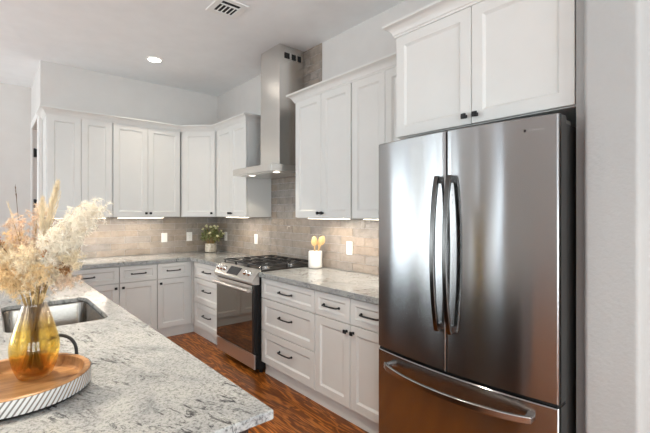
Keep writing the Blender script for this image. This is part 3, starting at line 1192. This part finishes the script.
def bowed(p0, p1, out, n=16, wd=0.019, thk=0.010, axis='z'):
    """flattened bar bowing away from the door (towards -y)"""
    bm = bmesh.new()
    rings = []
    p0, p1 = Vector(p0), Vector(p1)
    for k in range(n + 1):
        u = k / n
        p = p0.lerp(p1, u)
        p.y -= out * (1 - (2 * u - 1) ** 2) ** 0.8
        e_ = 1.0
        if axis == 'z':
            cs = [(-wd * e_, 0), (-wd * 0.8, -thk), (wd * 0.8, -thk), (wd * e_, 0), (wd * 0.8, thk), (-wd * 0.8, thk)]
            rings.append([bm.verts.new((p.x + a_, p.y + b_, p.z)) for a_, b_ in cs])
        else:
            cs = [(-wd * e_, 0), (-wd * 0.8, -thk), (wd * 0.8, -thk), (wd * e_, 0), (wd * 0.8, thk), (-wd * 0.8, thk)]
            rings.append([bm.verts.new((p.x, p.y + b_, p.z + a_)) for a_, b_ in cs])
    for a, b in zip(rings, rings[1:]):
        for k in range(6):
            bm.faces.new((a[k], a[(k + 1) % 6], b[(k + 1) % 6], b[k]))
    bm.faces.new(rings[0][::-1])
    bm.faces.new(rings[-1])
    return bm


for f, hx_ in ((doors[0], XS - 0.034), (doors[1], XS + 0.034)):
    bm = bowed((hx_, -0.150, 0.872), (hx_, -0.150, 1.612), 0.040, 20, 0.0135, 0.010)
    for zz in (0.892, 1.592):
        box(bm, hx_ - 0.010, hx_ + 0.010, -0.152, contour(hx_) + 0.001, zz - 0.016, zz + 0.016)
    obj('handle', bm, M['darksteel'], f, 0.003)
bm = bowed((0.085, -0.128, 0.604), (FW - 0.085, -0.128, 0.604), 0.085, 26, 0.017, 0.009, 'x')
for xx in (0.100, FW - 0.100):
    box(bm, xx - 0.016, xx + 0.016, -0.135, contour(xx) + 0.001, 0.594, 0.614)
obj('handle', bm, M['midsteel'], fz, 0.003)
# small etched maker's mark near the top of the right door: a dark dot and faint raised letter strokes
xl = FW - 0.121
bm = bmesh.new()
lathe_y(bm, xl, 1.7715, [(0.006, contour(xl) + 0.001), (0.006, contour(xl) - 0.0006)], 14)
bd_ = obj('badge', bm, M['dark'], doors[1])
bm = bmesh.new()
for k in range(9):
    x = xl + 0.016 + k * 0.0065
    hh = 0.0045
    box(bm, x, x + 0.0012, contour(x) - 0.0008, contour(x) + 0.001, 1.7715 - hh, 1.7715 + hh)
    if k % 2 == 0:
        box(bm, x, x + 0.0042, contour(x) - 0.0008, contour(x) + 0.001, 1.7715 + hh - 0.0014, 1.7715 + hh)
    if k % 3 == 0:
        box(bm, x, x + 0.0042, contour(x) - 0.0008, contour(x) + 0.001, 1.7715 - 0.0007, 1.7715 + 0.0007)
obj('badge_lettering', bm, M['chrome'], doors[1])

# ------------------------------------------------------------------ outlets
go = 'white wall plates on the tiled backsplash'


def outlet(loc, rotz, label, kind):
    t = thing('wall_outlet', label, 'wall outlet', loc, rotz, go)
    bm = prism(bmesh.new(), [(x, z) for x, z in rrect(-0.038, 0.038, -0.060, 0.060, 0.005, 3)], 0.0, 0.006)
    bmesh.ops.transform(bm, matrix=Matrix.Rotation(R(90), 4, 'X'), verts=bm.verts)
    p = obj('plate', bm, M['plate'], t, 0.0015)
    if kind == 'switch':
        obj('rocker', B(-0.0165, 0.0165, -0.0085, -0.0062, -0.033, 0.033), M['plate'], t, 0.001)
    else:
        r = obj('receptacle', B(-0.0165, 0.0165, -0.0078, -0.0062, -0.033, 0.033), M['plate'], t, 0.001)
        for zz in (-0.017, 0.017):
            for xx in (-0.006, 0.006):
                obj('slot', B(xx - 0.001, xx + 0.001, -0.0082, -0.0079, zz - 0.004, zz + 0.004), M['slot'], r)
    return t


TW = 0.0095
outlet((-0.747, -TW, 1.121), 0, 'left one of two white wall plates on the back wall tiles', 'switch')
outlet((-0.416, -TW, 1.122), 0, 'white wall plate on the back wall just left of the potted plant', 'outlet')
outlet((-TW, -0.277, 1.123), RZ, 'white wall plate on the range wall just right of the potted plant', 'outlet')
outlet((-TW, -1.081, 1.124), RZ, 'white wall plate on the tiles left of the range', 'outlet')
outlet((-TW, -2.712, 1.122), RZ, 'white wall plate on the tiles right of the wooden spoons', 'switch')

# ------------------------------------------------------------------ lights of the room
gl = 'recessed ceiling lights'


def downlight(x, y, label, power=15):
    t = thing('recessed_light', label, 'ceiling light', (x, y, CEIL), 0, gl)
    bm = lathe(bmesh.new(), [(0.083, -0.0005), (0.083, -0.004), (0.070, -0.009), (0.064, -0.006)], 36, 0, 0, False, False)
    obj('trim_ring', bm, M['trim'], t, smooth=40)
    obj('lens', lathe(bmesh.new(), [(0.064, -0.0055), (0.050, -0.0068), (0.0, -0.0072)], 32, 0, 0, False, False), M['lamp'], t, smooth=40)
    ld = bpy.data.lights.new('recessed_lamp', 'AREA')
    ld.shape = 'DISK'
    ld.size = 0.11
    ld.spread = R(95)
    ld.energy = power
    ld.color = (1.0, 0.86, 0.70)
    o = link(bpy.data.objects.new('recessed_lamp', ld))
    o.location = (x, y, CEIL - 0.012)
    return t


downlight(-1.117, -0.822, 'lit recessed ceiling light above the far corner', 3.5)
for x, y in ((-2.2, -3.4), (-1.5, -6.2), (-3.6, -0.9), (-3.6, -3.4), (-3.6, -6.2)):
    downlight(x, y, 'recessed ceiling light outside the frame above the kitchen')

# under-cabinet LED bars
gu2 = 'under-cabinet light bars'


def ledbar(x0, x1, y0, y1, label, power, th=0.0145):
    cx, cy = (x0 + x1) / 2, (y0 + y1) / 2
    t = thing('under_cabinet_light', label, 'under-cabinet light', (cx, cy, UB - 0.0005), 0, gu2)
    a, b = (x1 - x0) / 2, (y1 - y0) / 2
    obj('housing', B(-a, a, -b, b, -th + 0.0025, 0.0), M['trim'], t)
    obj('diffuser', B(-a + 0.003, a - 0.003, -b + 0.003, b - 0.003, -th, -th + 0.002), M['led'], t)
    ld = bpy.data.lights.new('under_cabinet_lamp', 'AREA')
    ld.shape = 'RECTANGLE'
    ld.size, ld.size_y = 2 * a, 2 * b
    ld.energy = power
    ld.color = (1.0, 0.885, 0.76)
    o = link(bpy.data.objects.new('under_cabinet_lamp', ld))
    o.location = (cx, cy, UB - 0.018)


ledbar(-1.98, -1.48, -0.30, -0.27, 'slim light bar under the left end wall cabinet', 4.2)
ledbar(-1.36, -0.85, -0.30, -0.27, 'slim light bar under the second back wall cabinet', 4.0)
ledbar(-0.26, -0.23, -1.30, -0.78, 'slim light bar under the wall cabinet left of the hood', 2.6, 0.007)
ledbar(-0.26, -0.23, -2.95, -2.42, 'slim light bar under the wall cabinet right of the hood', 4.4, 0.007)
ledbar(-0.26, -0.23, -3.65, -3.12, 'slim light bar under the wall cabinet next to the refrigerator', 4.4, 0.007)

# ceiling vent
t = thing('ceiling_vent', 'white ceiling air vent with dark louvres above the island', 'vent', (-1.012, -2.327, CEIL))
bm = slab_hole([(-0.125, -0.135), (0.125, -0.135), (0.125, 0.135), (-0.125, 0.135)], [(-0.078, -0.090), (0.078, -0.090), (0.078, 0.090), (-0.078, 0.090)], -0.010, -0.0005)
obj('frame', bm, M['trim'], t, 0.003)
obj('backing', B(-0.077, 0.077, -0.089, 0.089, -0.003, -0.001), M['dark'], t)
bm = B(-0.077, 0.077, -0.048, -0.034, -0.010, -0.0035)
for k in range(4):
    x = -0.050 + k * 0.034
    box(bm, x - 0.003, x + 0.003, -0.034, 0.089, -0.010, -0.0035)
obj('louvre', bm, M['trim'], t)

# ------------------------------------------------------------------ counter objects
# utensil crock and wooden spoons
kx, ky = -0.115, -2.350
t = thing('utensil_crock', 'white ceramic utensil crock right of the range', 'crock', (kx, ky, CT + 0.001))
pr = [(0.054, 0.0), (0.062, 0.004), (0.0655, 0.014), (0.066, 0.03), (0.066, 0.140), (0.0645, 0.155), (0.060, 0.163), (0.056, 0.165), (0.054, 0.160), (0.057, 0.150), (0.058, 0.02), (0.040, 0.008)]
obj('body', lathe(bmesh.new(), pr, 40), M['ceramic'], t, smooth=50)
gs = 'wooden spoons in the white crock'


def spoon(name, label, base, tip, wdt, flatang, cat, slot=False):
    base, tip = Vector(base), Vector(tip)
    o = thing(name, label, cat, base, 0, gs)
    dvec = tip - base
    Ln = dvec.length
    bm = bmesh.new()
    hl = Ln - 0.085
    pts = [(0, 0, z) for z in (0.0, 0.02, hl * 0.5, hl)]
    tube(bm, pts, [0.0045, 0.006, 0.0055, 0.0065], 10)
    q = dvec.to_track_quat('Z', 'Y').to_matrix().to_4x4() @ Matrix.Rotation(flatang, 4, 'Z')
    bmesh.ops.transform(bm, matrix=q, verts=bm.verts)
    obj('spoon_handle', bm, M['spoon'], o, smooth=60)
    bm = bmesh.new()
    n = 14
    rings = []
    for k in range(n + 1):
        u = k / n
        ww = wdt * (math.sin(math.pi * min(1, u ** 0.8 * 0.94 + 0.05))) ** 0.6 + 0.004
        z = hl - 0.006 + 0.091 * u
        dish = 0.012 * math.sin(math.pi * u)
        rings.append([bm.verts.new((ww * s, -dish * (1 - s * s) + dd_, z)) for s, dd_ in ((-1, 0), (-0.6, 0.0), (0, 0), (0.6, 0), (1, 0), (0.6, 0.004), (0, 0.004), (-0.6, 0.004))])
    for a, b in zip(rings, rings[1:]):
        for k in range(8):
            bm.faces.new((a[k], a[(k + 1) % 8], b[(k + 1) % 8], b[k]))
    bm.faces.new(rings[0][::-1])
    bm.faces.new(rings[-1])
    bmesh.ops.transform(bm, matrix=q, verts=bm.verts)
    obj('spoon_bowl', bm, M['spoon'], o, smooth=60)
    return o


cb = CT + 0.012
spoon('wooden_spoon', 'left upright wooden spoon in the white crock', (kx + 0.01, ky + 0.010, cb), (kx - 0.03, ky - 0.018, 1.218), 0.026, R(35), 'spoon')
spoon('wooden_spoon', 'right wooden spoon leaning outward from the white crock', (kx - 0.005, ky + 0.030, cb), (kx + 0.030, ky - 0.085, 1.222), 0.027, R(-60), 'spoon')
spoon('wooden_spatula', 'wooden spatula standing between the two spoons in the crock', (kx + 0.02, ky + 0.024, cb), (kx + 0.030, ky - 0.045, 1.212), 0.018, R(-50), 'spatula')

# potted plant in the corner
px_, py_ = -0.205, -0.215
t = thing('potted_plant', 'small cream flowering plant in a mottled pot in the far corner', 'plant', (px_, py_, CT + 0.001))
pr = [(0.060, 0.0), (0.070, 0.006), (0.075, 0.04), (0.074, 0.095), (0.076, 0.105), (0.076, 0.116), (0.069, 0.117), (0.068, 0.10), (0.030, 0.098)]
obj('pot', lathe(bmesh.new(), pr, 32), M['pot'], t, smooth=50)
obj('soil', lathe(bmesh.new(), [(0.066, 0.1), (0.04, 0.106), (0.0, 0.108)], 24, 0, 0, False, False), M['soil'], t)
rnd = random.Random(4)


def leafq(bm, p, d, up_, ln, wd_):
    d = d.normalized()
    s = d.cross(up_)
    if s.length < 1e-4:
        s = Vector((1, 0, 0))
    s.normalize()
    nrm_ = s.cross(d)
    pts = [(0, 0), (0.35, 0.5), (0.7, 0.42), (1.0, 0.0)]
    mid = [bm.verts.new(p + d * ln * u + nrm_ * (0.10 * ln * math.sin(math.pi * u))) for u, _ in pts]
    for sg in (-1, 1):
        ed = [bm.verts.new(p + d * ln * u + s * (sg * wd_ * w_2) + nrm_ * (0.04 * ln)) for u, w_2 in pts[1:3]]
        bm.faces.new((mid[0], mid[1], ed[0]) if sg > 0 else (mid[0], ed[0], mid[1]))
        q = (mid[1], mid[2], ed[1], ed[0])
        bm.faces.new(q if sg > 0 else q[::-1])
        q = (mid[2], mid[3], ed[1])
        bm.faces.new(q if sg > 0 else q[::-1])


stems_bm, dark_bm, pale_bm = bmesh.new(), bmesh.new(), bmesh.new()
tips = []
for k in range(34):
    a = rnd.uniform(0, 2 * math.pi)
    el = rnd.uniform(0.05, 1.25)
    rr = rnd.uniform(0.8, 1.0)
    tip = Vector((math.cos(a) * math.cos(el) * 0.172 * rr, math.sin(a) * math.cos(el) * 0.172 * rr, 0.165 + math.sin(el) * 0.19 * rr))
    b0 = Vector((math.cos(a) * 0.03, math.sin(a) * 0.03, 0.10))
    mid = b0.lerp(tip, 0.5) + Vector((0, 0, 0.03))
    tube(stems_bm, [b0, mid, tip], 0.0016, 5)
    tips.append(tip)
    for j in range(13):
        u = rnd.uniform(0.35, 1.0)
        p = b0.lerp(mid, u * 2) if u < 0.5 else mid.lerp(tip, u * 2 - 1)
        dr = Vector((rnd.gauss(0, 1), rnd.gauss(0, 1), rnd.gauss(0.3, 0.7)))
        leafq(dark_bm if rnd.random() < 0.42 else pale_bm, p, dr, Vector((0, 0, 1)), rnd.uniform(0.036, 0.060), rnd.uniform(0.014, 0.022))
obj('stem', stems_bm, M['stem'], t)
obj('foliage', dark_bm, M['leaf'], t)
obj('foliage', pale_bm, M['leaf_pale'], t)
for k in range(20):
    tip = tips[k] * 1.04
    bm = bmesh.new()
    for j in range(9):
        a = j * 2.4
        dr = Vector((math.cos(a) * (0.6 if j < 5 else 0.25), math.sin(a) * (0.6 if j < 5 else 0.25), 0.5))
        q = Vector((0, 0, 1)).rotation_difference(Vector((tip.x, tip.y, 0.12)).normalized())
        leafq(bm, tip, q @ dr, q @ Vector((0, 0, 1)), rnd.uniform(0.026, 0.034), 0.018)
    obj('flower', bm, M['petal'], t)

# round tray on the island
tx, ty = -2.420, -3.830
TRR = 0.183
t = thing('serving_tray', 'round wooden tray with a striped white rim on the island', 'tray', (tx, ty, CT + 0.001))
bm = lathe(bmesh.new(), [(0.172, 0.004), (0.181, 0.008), (0.183, 0.016), (0.183, 0.050), (0.180, 0.0525), (0.170, 0.0525), (0.167, 0.050), (0.165, 0.024), (0.158, 0.016), (0.0, 0.016)], 96, 0, 0, True, False)
body = obj('tray_body', bm, M['traywood'], t, smooth=40)
obj('base_pad', lathe(bmesh.new(), [(0.170, 0.0), (0.176, 0.0), (0.178, 0.0045), (0.170, 0.0045)], 64, 0, 0, True, True), M['felt'], t)
# striped band: slanted white ribs with dark grooves between, laid round the outside
bm = bmesh.new()
nst = 84
zb, zt_ = 0.009, 0.0495
for k in range(nst):
    for j, (u0, u1, rr, mi) in enumerate(((0.0, 0.62, 0.1860, 0), (0.62, 1.0, 0.1842, 1))):
        cols = []
        for u in (u0, (u0 + u1) / 2, u1):
            col = []
            for v_ in (0.0, 0.5, 1.0):
                a = 2 * math.pi * (k + u) / nst + v_ * 0.15
                z = zb + (zt_ - zb) * v_
                col.append(bm.verts.new((rr * math.cos(a), rr * math.sin(a), z)))
            cols.append(col)
        for c1, c2 in zip(cols, cols[1:]):
            for q in (0, 1):
                bm.faces.new((c1[q], c2[q], c2[q + 1], c1[q + 1])).material_index = mi
obj('striped_rim', bm, [M['stripe_white'], M['stripe_dark']], t)
for ang in (R(46), R(226)):
    bm = bmesh.new()
    ca, sa = math.cos(ang), math.sin(ang)
    pts = []
    for k in range(15):
        b_ = math.pi * k / 14
        side = 0.054 * math.cos(b_)
        hz = 0.046 + 0.066 * math.sin(b_) ** 0.7
        rr = 0.176
        pts.append((ca * rr - sa * side, sa * rr + ca * side, hz))
    tube(bm, pts, 0.0052, 10)
    obj('handle', bm, M['rope'], t, smooth=60)

# amber vase on the tray
vx, vy = -2.373, -3.767
VZ = CT + 0.001 + 0.0165
t = thing('glass_vase', 'ombre amber glass vase standing on the round tray', 'vase', (vx, vy, VZ))
outer = [(0.0, 0.0), (0.024, 0.0), (0.038, 0.002), (0.0445, 0.010), (0.0550, 0.040), (0.0618, 0.076), (0.0630, 0.096), (0.0606, 0.120), (0.0535, 0.150), (0.0447, 0.185), (0.0370, 0.212), (0.0325, 0.230), (0.0318, 0.237)]
inner = [(0.0294, 0.237), (0.0300, 0.230), (0.034, 0.212), (0.0418, 0.185), (0.0506, 0.150), (0.0576, 0.120), (0.0600, 0.096), (0.0588, 0.076), (0.052, 0.042), (0.039, 0.020), (0.022, 0.014), (0.0, 0.013)]


outer = [(r * 1.03, z * 0.95) for r, z in outer]
inner = [(r * 1.03, z * 0.95) for r, z in inner]


def dense(p, n=4):
    out = []
    for i in range(len(p) - 1):
        p0 = Vector(p[max(i - 1, 0)])
        p1, p2 = Vector(p[i]), Vector(p[i + 1])
        p3 = Vector(p[min(i + 2, len(p) - 1)])
        for k in range(n):
            u = k / n
            q = 0.5 * ((2 * p1) + (p2 - p0) * u + (2 * p0 - 5 * p1 + 4 * p2 - p3) * u * u + (3 * p1 - p0 - 3 * p2 + p3) * u ** 3)
            out.append((max(q.x, 0.0), q.y))
    out.append(p[-1])
    return out


bm = lathe(bmesh.new(), dense(outer) + dense(inner), 64, 0, 0, False, False)
bmesh.ops.remove_doubles(bm, verts=bm.verts, dist=1e-5)
obj('vase_body', bm, M['amber'], t, smooth=60)

# ------------------------------------------------------------------ dried flowers: every stem a thing of its own
RV = Vector((0.762, -0.648, 0))     # to the right as one stands before the island
FV = Vector((0.648, 0.762, 0))      # away from there
NECK = Vector((vx, vy, VZ + 0.225))
gf = 'dried stems in the amber vase'
frnd = random.Random(21)


def curve_pts(p0, p1, p2, p3, n):
    out = []
    for k in range(n + 1):
        u = k / n
        out.append(p0 * (1 - u) ** 3 + p1 * 3 * u * (1 - u) ** 2 + p2 * 3 * u * u * (1 - u) + p3 * u ** 3)
    return out


def blade(bm, p, d, ln, wd_, droop):
    d = d.normalized()
    s = d.cross(Vector((frnd.gauss(0, 1), frnd.gauss(0, 1), frnd.gauss(0, 1))))
    if s.length < 1e-5:
        return
    s = s.normalized() * wd_
    m = p + d * ln * 0.55 + Vector((0, 0, -droop * ln * 0.25))
    e_ = p + d * ln + Vector((0, 0, -droop * ln))
    a, b = bm.verts.new(p - s), bm.verts.new(p + s)
    c, dd_ = bm.verts.new(m - s * 0.8), bm.verts.new(m + s * 0.8)
    t_ = bm.verts.new(e_)
    bm.faces.new((a, b, dd_, c))
    bm.faces.new((c, dd_, t_))


DENS = 2.8


def stem_thing(name, label, cat, tip, depth=0.0, bend=0.0, kind='plume', mat='cream', plume_len=0.12, n=420, bl=0.035, thick=0.0017, stem_mat='stem', spread=1.0, wd_=0.0007, droop=0.3, tipdroop=0.0, same=False):
    """tip = (right, up) from the vase neck in metres"""
    jit = frnd.uniform(-1, 1)
    a0 = Vector((vx, vy, VZ + 0.022)) + RV * (-tip[0] * 0.12 + frnd.uniform(-0.02, 0.02)) + FV * frnd.uniform(-0.02, 0.02)
    nk = NECK + RV * max(-0.024, min(0.024, tip[0] * 0.16 + jit * 0.006)) + FV * max(-0.02, min(0.02, depth * 0.2 + frnd.uniform(-0.008, 0.008)))
    end = NECK + RV * tip[0] + FV * depth + Vector((0, 0, tip[1]))
    dirn = (nk - a0).normalized()
    L_ = (end - nk).length
    c1 = nk + dirn * L_ * 0.35
    c2 = end - (end - c1) * 0.35 + Vector((0, 0, bend))
    pts = [a0, a0.lerp(nk, 0.5)] + curve_pts(nk, c1, c2, end + Vector((0, 0, -tipdroop)), 16)
    o = thing(name, label, cat, a0, 0, gf)
    loc = [p - a0 for p in pts]
    bm = bmesh.new()
    tube(bm, loc, [thick * (1.0 if i < 6 else max(0.35, 1.0 - 0.045 * (i - 6))) for i in range(len(loc))], 6)
    obj('stem', bm, M[stem_mat], o)
    # the head follows the last plume_len of the curve
    acc, seg = 0, []
    for i in range(len(loc) - 1, 0, -1):
        seg.append((loc[i - 1], loc[i]))
        acc += (loc[i] - loc[i - 1]).length
        if acc >= plume_len:
            break
    seg = seg[::-1]
    m = len(seg)
    bm = bmesh.new()
    if kind == 'plume':
        for _ in range(int(n * DENS)):
            u = frnd.random()
            i = min(int(u * m), m - 1)
            p = seg[i][0].lerp(seg[i][1], u * m - i)
            ax = (seg[i][1] - seg[i][0]).normalized()
            sd = Vector((frnd.gauss(0, 1), frnd.gauss(0, 1), frnd.gauss(0, 1))).normalized()
            f = math.sin(math.pi * min(1, 0.12 + u * 0.80))
            d_ = ax * frnd.uniform(0.5, 1.2) + sd * spread * frnd.uniform(0.3, 1.0)
            blade(bm, p, d_, bl * (0.45 + 0.75 * f) * frnd.uniform(0.6, 1.2), wd_, droop * frnd.uniform(0.3, 1.3))
        obj('plume', bm, M[mat], o)
    elif kind == 'fluff':
        # branching spray: side twigs that each carry a burst of fine fibres
        for _ in range(max(8, int(n * DENS) // 22)):
            u = frnd.random()
            i = min(int(u * m), m - 1)
            p = seg[i][0].lerp(seg[i][1], u * m - i)
            ax = (seg[i][1] - seg[i][0]).normalized()
            sd = Vector((frnd.gauss(0, 1), frnd.gauss(0, 1), frnd.gauss(0, 1))).normalized()
            q = p + (ax * 0.6 + sd * spread).normalized() * bl * frnd.uniform(0.4, 1.3)
            s_ = (q - p).cross(FV)
            if s_.length > 1e-5:
                s_ = s_.normalized() * 0.0005
                bm.faces.new([bm.verts.new(v) for v in (p - s_, p + s_, q)])
            for _k in range(22):
                dr = Vector((frnd.gauss(0, 1), frnd.gauss(0, 1), frnd.gauss(0.1, 1)))
                blade(bm, q, dr, bl * frnd.uniform(0.25, 0.55), wd_, 0.1)
        obj('plume', bm, M[mat], o)
    elif kind == 'cluster':
        for _ in range(int(n * 2.2)):
            u = frnd.random()
            i = min(int(u * m), m - 1)
            p = seg[i][0].lerp(seg[i][1], u * m - i)
            sd = Vector((frnd.gauss(0, 1), frnd.gauss(0, 1), frnd.gauss(0, 1))).normalized()
            leafq(bm, p + sd * frnd.uniform(0.0, bl), sd + Vector((frnd.gauss(0, .6), frnd.gauss(0, .6), frnd.gauss(0, .6))), Vector((0.3, 0.2, 1)), frnd.uniform(0.005, 0.010), frnd.uniform(0.0025, 0.005))
        obj('flower_head', bm, M[mat], o)
    elif kind == 'spike':
        for _ in range(n):
            u = frnd.random()
            i = min(int(u * m), m - 1)
            p = seg[i][0].lerp(seg[i][1], u * m - i)
            ax = (seg[i][1] - seg[i][0]).normalized()
            sd = Vector((frnd.gauss(0, 1), frnd.gauss(0, 1), frnd.gauss(0, 1))).normalized()
            blade(bm, p, ax + sd * 0.35 * spread, bl * frnd.uniform(0.5, 1.1), wd_, 0.0)
        obj('seed_head', bm, M[mat], o)
    return o


K = 1.0 / 324.0


def at(px, py):
    return ((px - 34) * K, (304 - py) * K)


P = 'pampas_stem'
stem_thing(P, 'tallest narrow cream pampas plume rising at the middle of the bouquet', 'dried flower', at(54, 187), 0.01, 0.0, 'plume', 'cream', 0.20, 620, 0.042, spread=0.30, droop=0.05)
stem_thing(P, 'upright cream plume just left of the tallest plume', 'dried flower', at(44, 203), -0.01, 0.0, 'plume', 'cream', 0.14, 360, 0.034, spread=0.35, droop=0.05)
stem_thing(P, 'white fluffy plume reaching farthest right in front of the tiles', 'dried flower', at(92, 210), 0.02, 0.03, 'fluff', 'white_fluff', 0.13, 1300, 0.034, spread=0.9)
stem_thing(P, 'white fluffy plume beside the rightmost plume, slightly lower', 'dried flower', at(84, 222), -0.03, 0.03, 'fluff', 'white_fluff', 0.13, 1300, 0.036, spread=0.9)
stem_thing(P, 'bleached white plume leaning right at the height of the cabinet underside', 'dried flower', at(72, 220), 0.04, 0.03, 'fluff', 'white_fluff', 0.13, 1200, 0.036, spread=0.9)
stem_thing(P, 'cream white plume in the right middle of the bouquet', 'dried flower', at(66, 238), -0.05, 0.02, 'fluff', 'white_fluff', 0.11, 1300, 0.036, spread=1.0)
stem_thing(P, 'pale plume low on the right above the sink', 'dried flower', at(74, 262), -0.02, 0.04, 'fluff', 'cream', 0.10, 1000, 0.033, spread=1.0)
stem_thing(P, 'blush plume hanging low on the right side over the sink', 'dried flower', at(70, 282), 0.0, 0.06, 'fluff', 'blush', 0.08, 800, 0.030, spread=1.0)
stem_thing(P, 'golden plume drooping to the lower left edge', 'dried flower', at(-8, 278), -0.03, 0.09, 'plume', 'gold', 0.13, 900, 0.042, spread=0.9, droop=0.7)
stem_thing(P, 'golden plume arching out to the left edge at mid height', 'dried flower', at(-14, 250), 0.02, 0.07, 'plume', 'gold', 0.14, 900, 0.042, spread=0.9, droop=0.6)
stem_thing(P, 'cream gold plume at the left of the bouquet centre', 'dried flower', at(8, 252), -0.04, 0.04, 'fluff', 'cream', 0.11, 1100, 0.034, spread=1.0)
stem_thing(P, 'golden plume low in the front of the bouquet above the vase neck', 'dried flower', at(18, 270), -0.06, 0.03, 'fluff', 'gold', 0.09, 900, 0.032, spread=1.0)
stem_thing(P, 'cream plume in the front centre of the bouquet', 'dried flower', at(42, 255), -0.06, 0.02, 'fluff', 'cream', 0.10, 1200, 0.034, spread=1.0)
stem_thing(P, 'golden cream plume behind the centre of the bouquet', 'dried flower', at(30, 240), 0.06, 0.02, 'plume', 'gold', 0.12, 700, 0.036, spread=0.6, droop=0.3)
stem_thing(P, 'blush plume standing left of the tall cream plumes', 'dried flower', at(30, 212), 0.03, 0.0, 'fluff', 'blush', 0.14, 700, 0.026, spread=0.8)
stem_thing(P, 'fine blush plume at the upper left of the bouquet', 'dried flower', at(18, 224), -0.02, 0.0, 'fluff', 'blush', 0.13, 700, 0.028, spread=0.9)
stem_thing(P, 'soft golden plume at the left, just under the blush plume', 'dried flower', at(0, 240), 0.05, 0.03, 'fluff', 'gold', 0.10, 800, 0.03, spread=1.0)
stem_thing(P, 'cream plume falling left beside the vase neck', 'dried flower', at(2, 286), 0.03, 0.07, 'plume', 'cream', 0.10, 700, 0.038, spread=0.9, droop=0.7)
stem_thing(P, 'golden plume spreading low at the front left of the bouquet', 'dried flower', at(8, 276), -0.07, 0.04, 'fluff', 'gold', 0.10, 1000, 0.034, spread=1.0)
stem_thing(P, 'cream gold plume in the left middle behind the golden plumes', 'dried flower', at(-4, 262), 0.05, 0.05, 'fluff', 'cream', 0.12, 1100, 0.036, spread=1.0)
stem_thing(P, 'golden plume right of centre under the cream white plume', 'dried flower', at(52, 268), -0.05, 0.03, 'fluff', 'gold', 0.09, 900, 0.032, spread=1.0)
stem_thing(P, 'pale plume filling the back of the bouquet between centre and right', 'dried flower', at(56, 232), 0.07, 0.01, 'fluff', 'cream', 0.12, 1100, 0.034, spread=0.9)
Fn = 'dried_grass_stem'
stem_thing(Fn, 'thin dark grass stem leaning left past the far wall', 'dried grass', at(7, 186), 0.03, 0.0, 'spike', 'stem_dark', 0.05, 30, 0.012, 0.0011, 'stem_dark', 0.6)
stem_thing(Fn, 'thin pale grass stem standing tallest at the left', 'dried grass', at(10, 205), -0.01, 0.0, 'spike', 'cream', 0.09, 90, 0.016, 0.0010, 'stem', 0.7)
stem_thing(Fn, 'thin cream grass bending right across the cabinet doors', 'dried grass', at(78, 204), 0.0, 0.05, 'spike', 'cream', 0.06, 60, 0.016, 0.0010, 'stem', 0.5, tipdroop=0.01)
stem_thing(Fn, 'thin cream grass curving up to the right of the tall plume', 'dried grass', at(64, 196), -0.02, 0.0, 'spike', 'cream', 0.07, 70, 0.016, 0.0010, 'stem', 0.5)
stem_thing(Fn, 'pale wiry grass arching far over to the left edge', 'dried grass', at(-16, 226), -0.04, 0.08, 'spike', 'cream', 0.08, 60, 0.014, 0.0011, 'stem', 0.6, tipdroop=0.02)
stem_thing(Fn, 'thin dark twig standing in the right half of the bouquet', 'dried grass', at(60, 246), -0.03, 0.0, 'spike', 'stem_dark', 0.04, 24, 0.010, 0.0019, 'stem_dark', 0.6)
Rn = 'dried_flower_stem'
stem_thing(Rn, 'rust brown flower cluster on the right below the white plumes', 'dried flower', at(76, 268), -0.04, 0.04, 'cluster', 'rust', 0.03, 110, 0.017, 0.0018, 'stem_dark')
stem_thing(Rn, 'small dark rust flower cluster between the white plumes', 'dried flower', at(63, 250), -0.08, 0.02, 'cluster', 'rust', 0.02, 16, 0.008, 0.0016, 'stem_dark')
stem_thing(Rn, 'rust orange flower cluster at the left edge', 'dried flower', at(2, 236), -0.05, 0.03, 'cluster', 'rust', 0.03, 100, 0.016, 0.0018, 'stem_dark')
